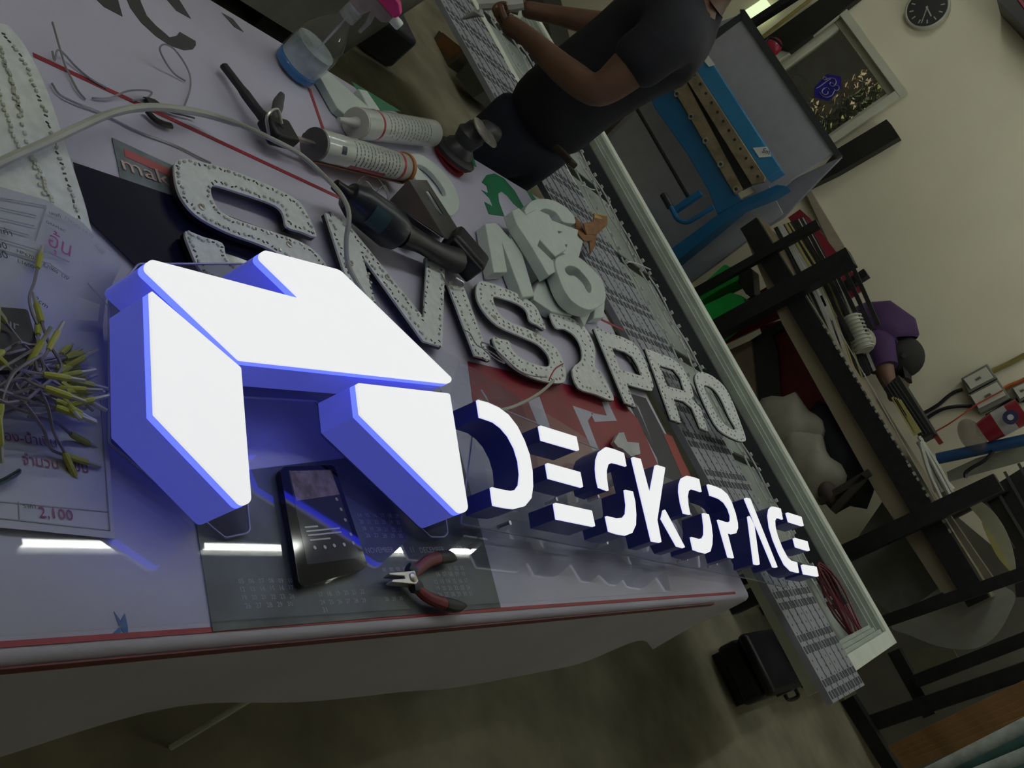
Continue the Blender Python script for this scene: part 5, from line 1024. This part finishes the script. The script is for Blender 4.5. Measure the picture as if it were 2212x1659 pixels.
# hidden feet of things that stand behind others
for nm, u_, v_, w_, z_ in (('lilac_board', -2.35, 4.96, .5, .75), ('brown_crate', -3.0, 5.07, .25, .62)):
    o_ = bpy.data.objects[nm]; me_ = o_.data; zb = o_.location.z
    cx_ = o_.location.x; k_ = len(me_.vertices)
    bm2 = bmesh.new(); bm2.from_mesh(me_)
    r_ = bmesh.ops.create_cube(bm2, size=1)
    for vv in r_['verts']: vv.co = Vector((vv.co.x * w_, vv.co.y * .018 + .01 + (v_ - o_.location.y) * 0, (vv.co.z - .5) * zb + .12 * (vv.co.z + .5)))
    bm2.to_mesh(me_); bm2.free()
for u_ in (-2.75, -1.95): MB().box((u_, BV + .175, .22), (.07, .07, .436)).build('foot_post', blu, bm_)
MB().box((-2.35, BV + .13, .46), (.9, .15, .05)).build('foot_rail', blu, bm_)
# ------------------------------------------------------------------ people
def skin_body(name, joints, edges, mat, parent=None, sub=2, **tg):
    """joints: name -> (point, radius_x, radius_y); one continuous surface grown over the skeleton"""
    names = list(joints); org = WORLD0[parent.name] if parent else joints[names[0]][0]
    me = bpy.data.meshes.new(name); me.from_pydata([Vector(joints[n][0]) - org for n in names], [(names.index(a), names.index(c_)) for a, c_ in edges], [])
    o = bpy.data.objects.new(name, me); COL.objects.link(o)
    sk_ = o.modifiers.new('skin', 'SKIN'); sk_.use_smooth_shade = True
    for i, n in enumerate(names):
        me.skin_vertices[0].data[i].radius = (joints[n][1], joints[n][2]); me.skin_vertices[0].data[i].use_root = (i == 0)
    sb_ = o.modifiers.new('subdivision', 'SUBSURF'); sb_.levels = sub; sb_.render_levels = sub
    dg = bpy.context.evaluated_depsgraph_get(); m2 = bpy.data.meshes.new_from_object(o.evaluated_get(dg)); o.modifiers.clear(); o.data = m2; bpy.data.meshes.remove(me)
    m2.materials.clear(); m2.materials.append(mat); m2.polygons.foreach_set('use_smooth', [True] * len(m2.polygons))
    if parent: o.parent = parent
    else: o.location = org
    WORLD0[o.name] = org
    return tag(o, **tg)
skin_m = M('brown skin', (.15, .075, .046), .55, var=.1, scale=20)
shirt = M('dark charcoal T-shirt', (.012, .012, .020), .85, var=.3, scale=12, bump=.3); jeans = M('navy trousers', (.006, .008, .022), .85, var=.3, scale=30, bump=.2)
hair = M('black hair', (.006, .005, .005), .6)
HV = 2.45
def J3(x, y, v=HV): return PV(x, y, v)
pelv = J3(1150, 285); base = Vector((pelv.x, pelv.y, 0))
wk = thing('person', 'standing person in a dark T-shirt and navy trousers, holding a white nozzle in both hands', 'person', base)
def jj(x, y, v, rx, ry=None): return (J3(x, y, v), rx, ry or rx)
near, far = HV - .10, HV + .12
foot_l, foot_r = Vector((pelv.x + .03, pelv.y - .10, .04)), Vector((pelv.x - .03, pelv.y + .12, .04))
B = {
 'pelvis': jj(1150, 283, HV + .01, .135, .15), 'waist': jj(1225, 215, HV, .125, .145), 'belly': jj(1300, 160, HV, .128, .15), 'chest': jj(1390, 98, HV, .13, .155), 'upper': jj(1470, 40, HV, .12, .14), 'neck': jj(1545, -25, HV, .055),
 'chin': jj(1580, -60, HV, .06), 'head': jj(1630, -100, HV, .095, .1), 'crown': jj(1690, -150, HV, .07),
 'sh_l': jj(1455, 70, near - .06, .075), 'el_l': jj(1290, 205, near - .10, .052), 'fore_l': jj(1215, 150, near - .12, .044), 'wr_l': jj(1135, 75, near - .12, .030), 'palm_l': jj(1090, 48, near - .12, .034, .026),
 'sh_r': jj(1480, 20, far + .05, .07), 'el_r': jj(1330, 60, far + .08, .048), 'wr_r': jj(1175, 28, far - .02, .030), 'palm_r': jj(1125, 18, far - .06, .032, .026)}
E_ = [('pelvis', 'waist'), ('waist', 'belly'), ('belly', 'chest'), ('chest', 'upper'), ('upper', 'neck'), ('neck', 'chin'), ('chin', 'head'), ('head', 'crown'), ('upper', 'sh_l'), ('sh_l', 'el_l'), ('el_l', 'fore_l'), ('fore_l', 'wr_l'), ('wr_l', 'palm_l'), ('upper', 'sh_r'), ('sh_r', 'el_r'), ('el_r', 'wr_r'), ('wr_r', 'palm_r')]
hl, hr = B['pelvis'][0] + Vector((.02, -.08, -.06)), B['pelvis'][0] + Vector((-.02, .09, -.06))
kl, kr = Vector((pelv.x + .01, pelv.y - .10, .46)), Vector((pelv.x - .03, pelv.y + .11, .46))
for s_, h_, k_, f_ in (('l', hl, kl, foot_l), ('r', hr, kr, foot_r)):
    B['hip_' + s_] = (h_, .095, .10); B['knee_' + s_] = (k_, .062, .062); B['ank_' + s_] = (f_ + Vector((0, 0, .05)), .042, .042); B['toe_' + s_] = (f_ + Vector((-.13, -.11, 0)), .038, .032)
    E_ += [('pelvis', 'hip_' + s_), ('hip_' + s_, 'knee_' + s_), ('knee_' + s_, 'ank_' + s_), ('ank_' + s_, 'toe_' + s_)]
BB = {k_: (v_[0], v_[1] * .5, v_[2] * .5) if k_ in ('pelvis', 'waist', 'hip_l', 'hip_r') else (v_[0], v_[1] * .72, v_[2] * .72) if k_ in ('belly', 'chest', 'upper', 'knee_l', 'knee_r') else v_ for k_, v_ in B.items()}
skin_body('body', BB, E_, skin_m, wk, 2)
# fingers
def fingers(palm, wrist, par, curl, spread):
    d = (palm - wrist).normalized(); sd_ = d.cross(curl).normalized()
    for i in range(4):
        o_ = palm + sd_ * (i - 1.5) * .017 + d * .018; L_ = (.040, .046, .043, .034)[i]
        P = [o_ - d * .015, o_ + d * L_ * .5 + curl * .006, o_ + d * L_ * .85 + curl * .026, o_ + d * L_ * .6 + curl * .046]
        MB().tube(smooth(P, 4), [.0095] * 5 + [.009] * 4 + [.0085, .008, .0075, .005], 8).build('finger', skin_m, par)
    o_ = palm - d * .01 + sd_ * .03 * spread
    MB().tube(smooth([o_ - sd_ * .02 * spread, o_ + sd_ * .008 * spread + d * .02 + curl * .01, o_ + d * .045 + curl * .026], 4), [.011] * 5 + [.010, .010, .009, .007], 8).build('thumb', skin_m, par)
cu = Vector((.1, .25, .9)).normalized()
fingers(B['palm_l'][0], B['wr_l'][0], wk, cu, -1); fingers(B['palm_r'][0], B['wr_r'][0], wk, Vector((0, -.5, .8)).normalized(), 1)
# clothes: shells a little larger than the body
off = .010
T = {k_: (B[k_][0], B[k_][1] + off, B[k_][2] + off) for k_ in ('pelvis', 'waist', 'belly', 'chest', 'upper')}
T['hem'] = (B['pelvis'][0].lerp(B['waist'][0], .25), .148, .162); T['pelvis'] = (B['pelvis'][0].lerp(B['waist'][0], -.15), .150, .168)
T['collar'] = (B['upper'][0].lerp(B['neck'][0], .75), .078, .085)
T['sh_l'] = (B['sh_l'][0], .090, .090); T['slv_l'] = (B['sh_l'][0].lerp(B['el_l'][0], .68), .082, .082); T['sh_r'] = (B['sh_r'][0], .085, .085); T['slv_r'] = (B['sh_r'][0].lerp(B['el_r'][0], .6), .075, .075)
skin_body('t_shirt', {k_: T[k_] for k_ in ('pelvis', 'waist', 'belly', 'chest', 'upper', 'collar', 'sh_l', 'slv_l', 'sh_r', 'slv_r')}, [('pelvis', 'waist'), ('waist', 'belly'), ('belly', 'chest'), ('chest', 'upper'), ('upper', 'collar'), ('upper', 'sh_l'), ('sh_l', 'slv_l'), ('upper', 'sh_r'), ('sh_r', 'slv_r')], shirt, wk, 2)
Q = {'pelvis': (B['pelvis'][0], .150, .165), 'belt': (B['pelvis'][0].lerp(B['waist'][0], .5), .14, .155)}
for s_ in 'lr': Q['hip_' + s_] = (B['hip_' + s_][0], .115, .12); Q['knee_' + s_] = (B['knee_' + s_][0], .085, .085); Q['cuff_' + s_] = (B['ank_' + s_][0] + Vector((0, 0, .02)), .07, .07)
skin_body('trousers', Q, [('pelvis', 'belt')] + [e for s_ in 'lr' for e in (('pelvis', 'hip_' + s_), ('hip_' + s_, 'knee_' + s_), ('knee_' + s_, 'cuff_' + s_))], jeans, wk, 2)
# face and hair (above the picture frame)
hc = B['head'][0]; ff = Vector((-.92, -.36, -.1)).normalized(); fs = ff.cross(UPV).normalized()
MB().ball(hc + UPV * .03 - ff * .02, .118, 16, 12, (1, 1, 1.05)).build('hair', hair, wk)
MB().ball(hc + ff * .095 - UPV * .012, .018, 8, 6, (1, 1, 1.3)).build('nose', skin_m, wk)
for sg in (-1, 1):
    MB().ball(hc + ff * .085 + fs * sg * .032 + UPV * .015, .012, 8, 6).build('eye', M('dark eye', (.02, .015, .012), .2), wk); MB().ball(hc + fs * sg * .10 - UPV * .01, .024, 8, 6, (.5, .6, 1.2)).build('ear', skin_m, wk)
MB().ball(hc + ff * .088 - UPV * .05, .02, 8, 6, (1, 1, .35)).build('mouth', M('lip', (.10, .04, .035), .5), wk)
for f_ in (foot_l, foot_r): MB().ball(f_ + Vector((-.06, -.05, .004)), .055, 12, 8, (1.9, 1.2, .75), Matrix.Rotation(.7, 3, 'Z')).build('shoe', M('black shoe', (.012, .012, .013), .6), wk)
# belongings
wg = thing('nozzle_gun', 'white nozzle tool held in the standing worker\'s hands', 'tool', J3(1070, 15, near - .1))
MB().tube(smooth([J3(1000, 40, near - .12), J3(1022, 32, near - .12), J3(1040, 28, near - .12)], 3), [.004, .006, .008, .009, .010, .011, .012], 8).build('nozzle', M('translucent white nozzle', (.42, .43, .45), .4), wg)
MB().tube(smooth([J3(1036, 6, near - .06), J3(1070, 4, near - .04), J3(1100, 8, near - .02), J3(1130, 4, near)], 3), .024, 10).build('body', white_pl, wg)
MB().tube(smooth([J3(1024, 24, near - .13), J3(1034, 30, near - .14), J3(1044, 36, near - .14)], 3), .003, 6).build('wire', white_pl, wg)
top_tag(MB().beam(J3(1205, 320, HV - .17), J3(1238, 356, HV - .18), .035, .018, (0, 1, 0)).build('leather_holster', M('dark brown leather', (.02, .010, .008), .6), bevel=.004), 'dark brown leather holster hanging from the standing worker\'s hip', 'holster')
# crouching worker behind the rack
CV = 5.17
p0 = J3(1880, 770, CV); cw_ = thing('person', 'crouching person in a purple shirt with yellow trim and a dark cap, behind the rack', 'person', Vector((p0.x, CV + .1, 0)))
def jc(x, y, rx, ry=None, v=CV): return (PV(x, y, v), rx, ry or rx)
seat = Vector((PV(1850, 760, CV).x - .12, CV + .12, .42))
C = {'pelvis': (seat, .13, .14), 'waist': (seat.lerp(PV(1885, 725, CV), .5), .125, .14), 'chest': jc(1893, 720, .135, .15), 'upper': jc(1915, 745, .11, .12), 'neck': jc(1926, 752, .055), 'head': jc(1945, 768, .088, .092), 'face': jc(1935, 800, .06),
     'sh_l': jc(1895, 748, .07, v=CV - .12), 'el_l': jc(1915, 815, .045, v=CV - .16), 'wr_l': jc(1930, 850, .03, v=CV - .12), 'hand_l': jc(1932, 868, .034, v=CV - .10), 'sh_r': jc(1925, 725, .07, v=CV + .14), 'el_r': jc(1955, 800, .045, v=CV + .16), 'wr_r': jc(1945, 852, .03, v=CV + .05), 'hand_r': jc(1942, 868, .034, v=CV + .02)}
EC = [('pelvis', 'waist'), ('waist', 'chest'), ('chest', 'upper'), ('upper', 'neck'), ('neck', 'head'), ('head', 'face'), ('upper', 'sh_l'), ('sh_l', 'el_l'), ('el_l', 'wr_l'), ('wr_l', 'hand_l'), ('upper', 'sh_r'), ('sh_r', 'el_r'), ('el_r', 'wr_r'), ('wr_r', 'hand_r')]
for s_, dy_ in (('l', -.1), ('r', .1)):
    C['knee_' + s_] = (Vector((seat.x + .38, seat.y + dy_, .50)), .065, .065); C['ank_' + s_] = (Vector((seat.x + .22, seat.y + dy_, .09)), .045, .045); C['toe_' + s_] = (Vector((seat.x + .38, seat.y + dy_, .04)), .04, .035)
    EC += [('pelvis', 'knee_' + s_), ('knee_' + s_, 'ank_' + s_), ('ank_' + s_, 'toe_' + s_)]
CC = {k_: (v_[0], v_[1] * .7, v_[2] * .7) if k_ in ('pelvis', 'waist', 'chest', 'upper', 'knee_l', 'knee_r') else v_ for k_, v_ in C.items()}
skin_body('body', CC, EC, skin_m, cw_, 2)
pur = M('purple polo shirt', (.042, .014, .075), .8, var=.2, bump=.2); yl = M('mustard trim', (.27, .17, .035), .7)
SH = {k_: (C[k_][0], C[k_][1] + .012, C[k_][2] + .012) for k_ in ('waist', 'chest', 'upper', 'sh_l', 'sh_r')}
SH['slv_l'] = (C['sh_l'][0].lerp(C['el_l'][0], .7), .068, .068); SH['slv_r'] = (C['sh_r'][0].lerp(C['el_r'][0], .7), .068, .068)
b = MB(); P = smooth([SH[k_][0] for k_ in ('waist', 'chest', 'upper')] + [C['neck'][0]], 5)
b.tube(P, [.150, .154, .158, .162, .166, .168, .167, .165, .160, .152, .142, .130, .115, .098, .082, .068], 20)
for s_ in 'lr': b.tube(smooth([SH['sh_' + s_][0].lerp(SH['upper'][0], .5), SH['sh_' + s_][0], SH['slv_' + s_][0]], 4), [.085, .09, .092, .092, .09, .086, .08, .075, .07], 16)
b.build('polo_shirt', pur, cw_, sharp=80)
TQ = {'pelvis': (C['pelvis'][0], .145, .155), 'belt': (C['pelvis'][0].lerp(C['waist'][0], .6), .14, .15)}
for s_ in 'lr': TQ['knee_' + s_] = (C['knee_' + s_][0], .085, .085); TQ['cuff_' + s_] = (C['ank_' + s_][0] + Vector((0, 0, .04)), .065, .065)
skin_body('trousers', TQ, [('pelvis', 'belt')] + [e for s_ in 'lr' for e in (('pelvis', 'knee_' + s_), ('knee_' + s_, 'cuff_' + s_))], jeans, cw_, 2)
h_ = C['head'][0]; hd_ = (C['head'][0] - C['neck'][0]).normalized()
capm = M('dark grey cap', (.013, .012, .012), .8)
MB().ball(h_ + hd_ * .012 + Vector((0, -.008, .0)), .108, 18, 12, (1, 1, 1)).build('cap', capm, cw_)
MB().tube([PV(1958, 800, CV - .03), PV(1962, 822, CV - .04)], [.06, .05], 12, flat=.25).build('cap_brim', capm, cw_)
g = PV(1953, 768, CV - .115); MB().lathe([(0, .013), (.004, .013)], g, (0, -1, 0), 6).build('cap_badge', M('grey badge', (.05, .05, .052), .5), cw_)
MB().tube(smooth([PV(1904, 742, CV - .13), PV(1914, 735, CV - .12), PV(1926, 728, CV - .08)], 3), .026, 10, flat=.6).build('collar', yl, cw_)
MB().tube(smooth([PV(1842, 694, CV - .08), PV(1862, 688, CV - .09), PV(1878, 688, CV - .06)], 3), .024, 10, flat=.5).build('hem_trim', yl, cw_)
MB().ball(C['face'][0] + Vector((.03, -.04, -.03)), .018, 8, 6).build('nose', skin_m, cw_)
for sg in (-1, 1): MB().ball(h_ + Vector((-.02, sg * .095, -.03)), .022, 8, 6, (.8, .5, 1.2)).build('ear', skin_m, cw_)
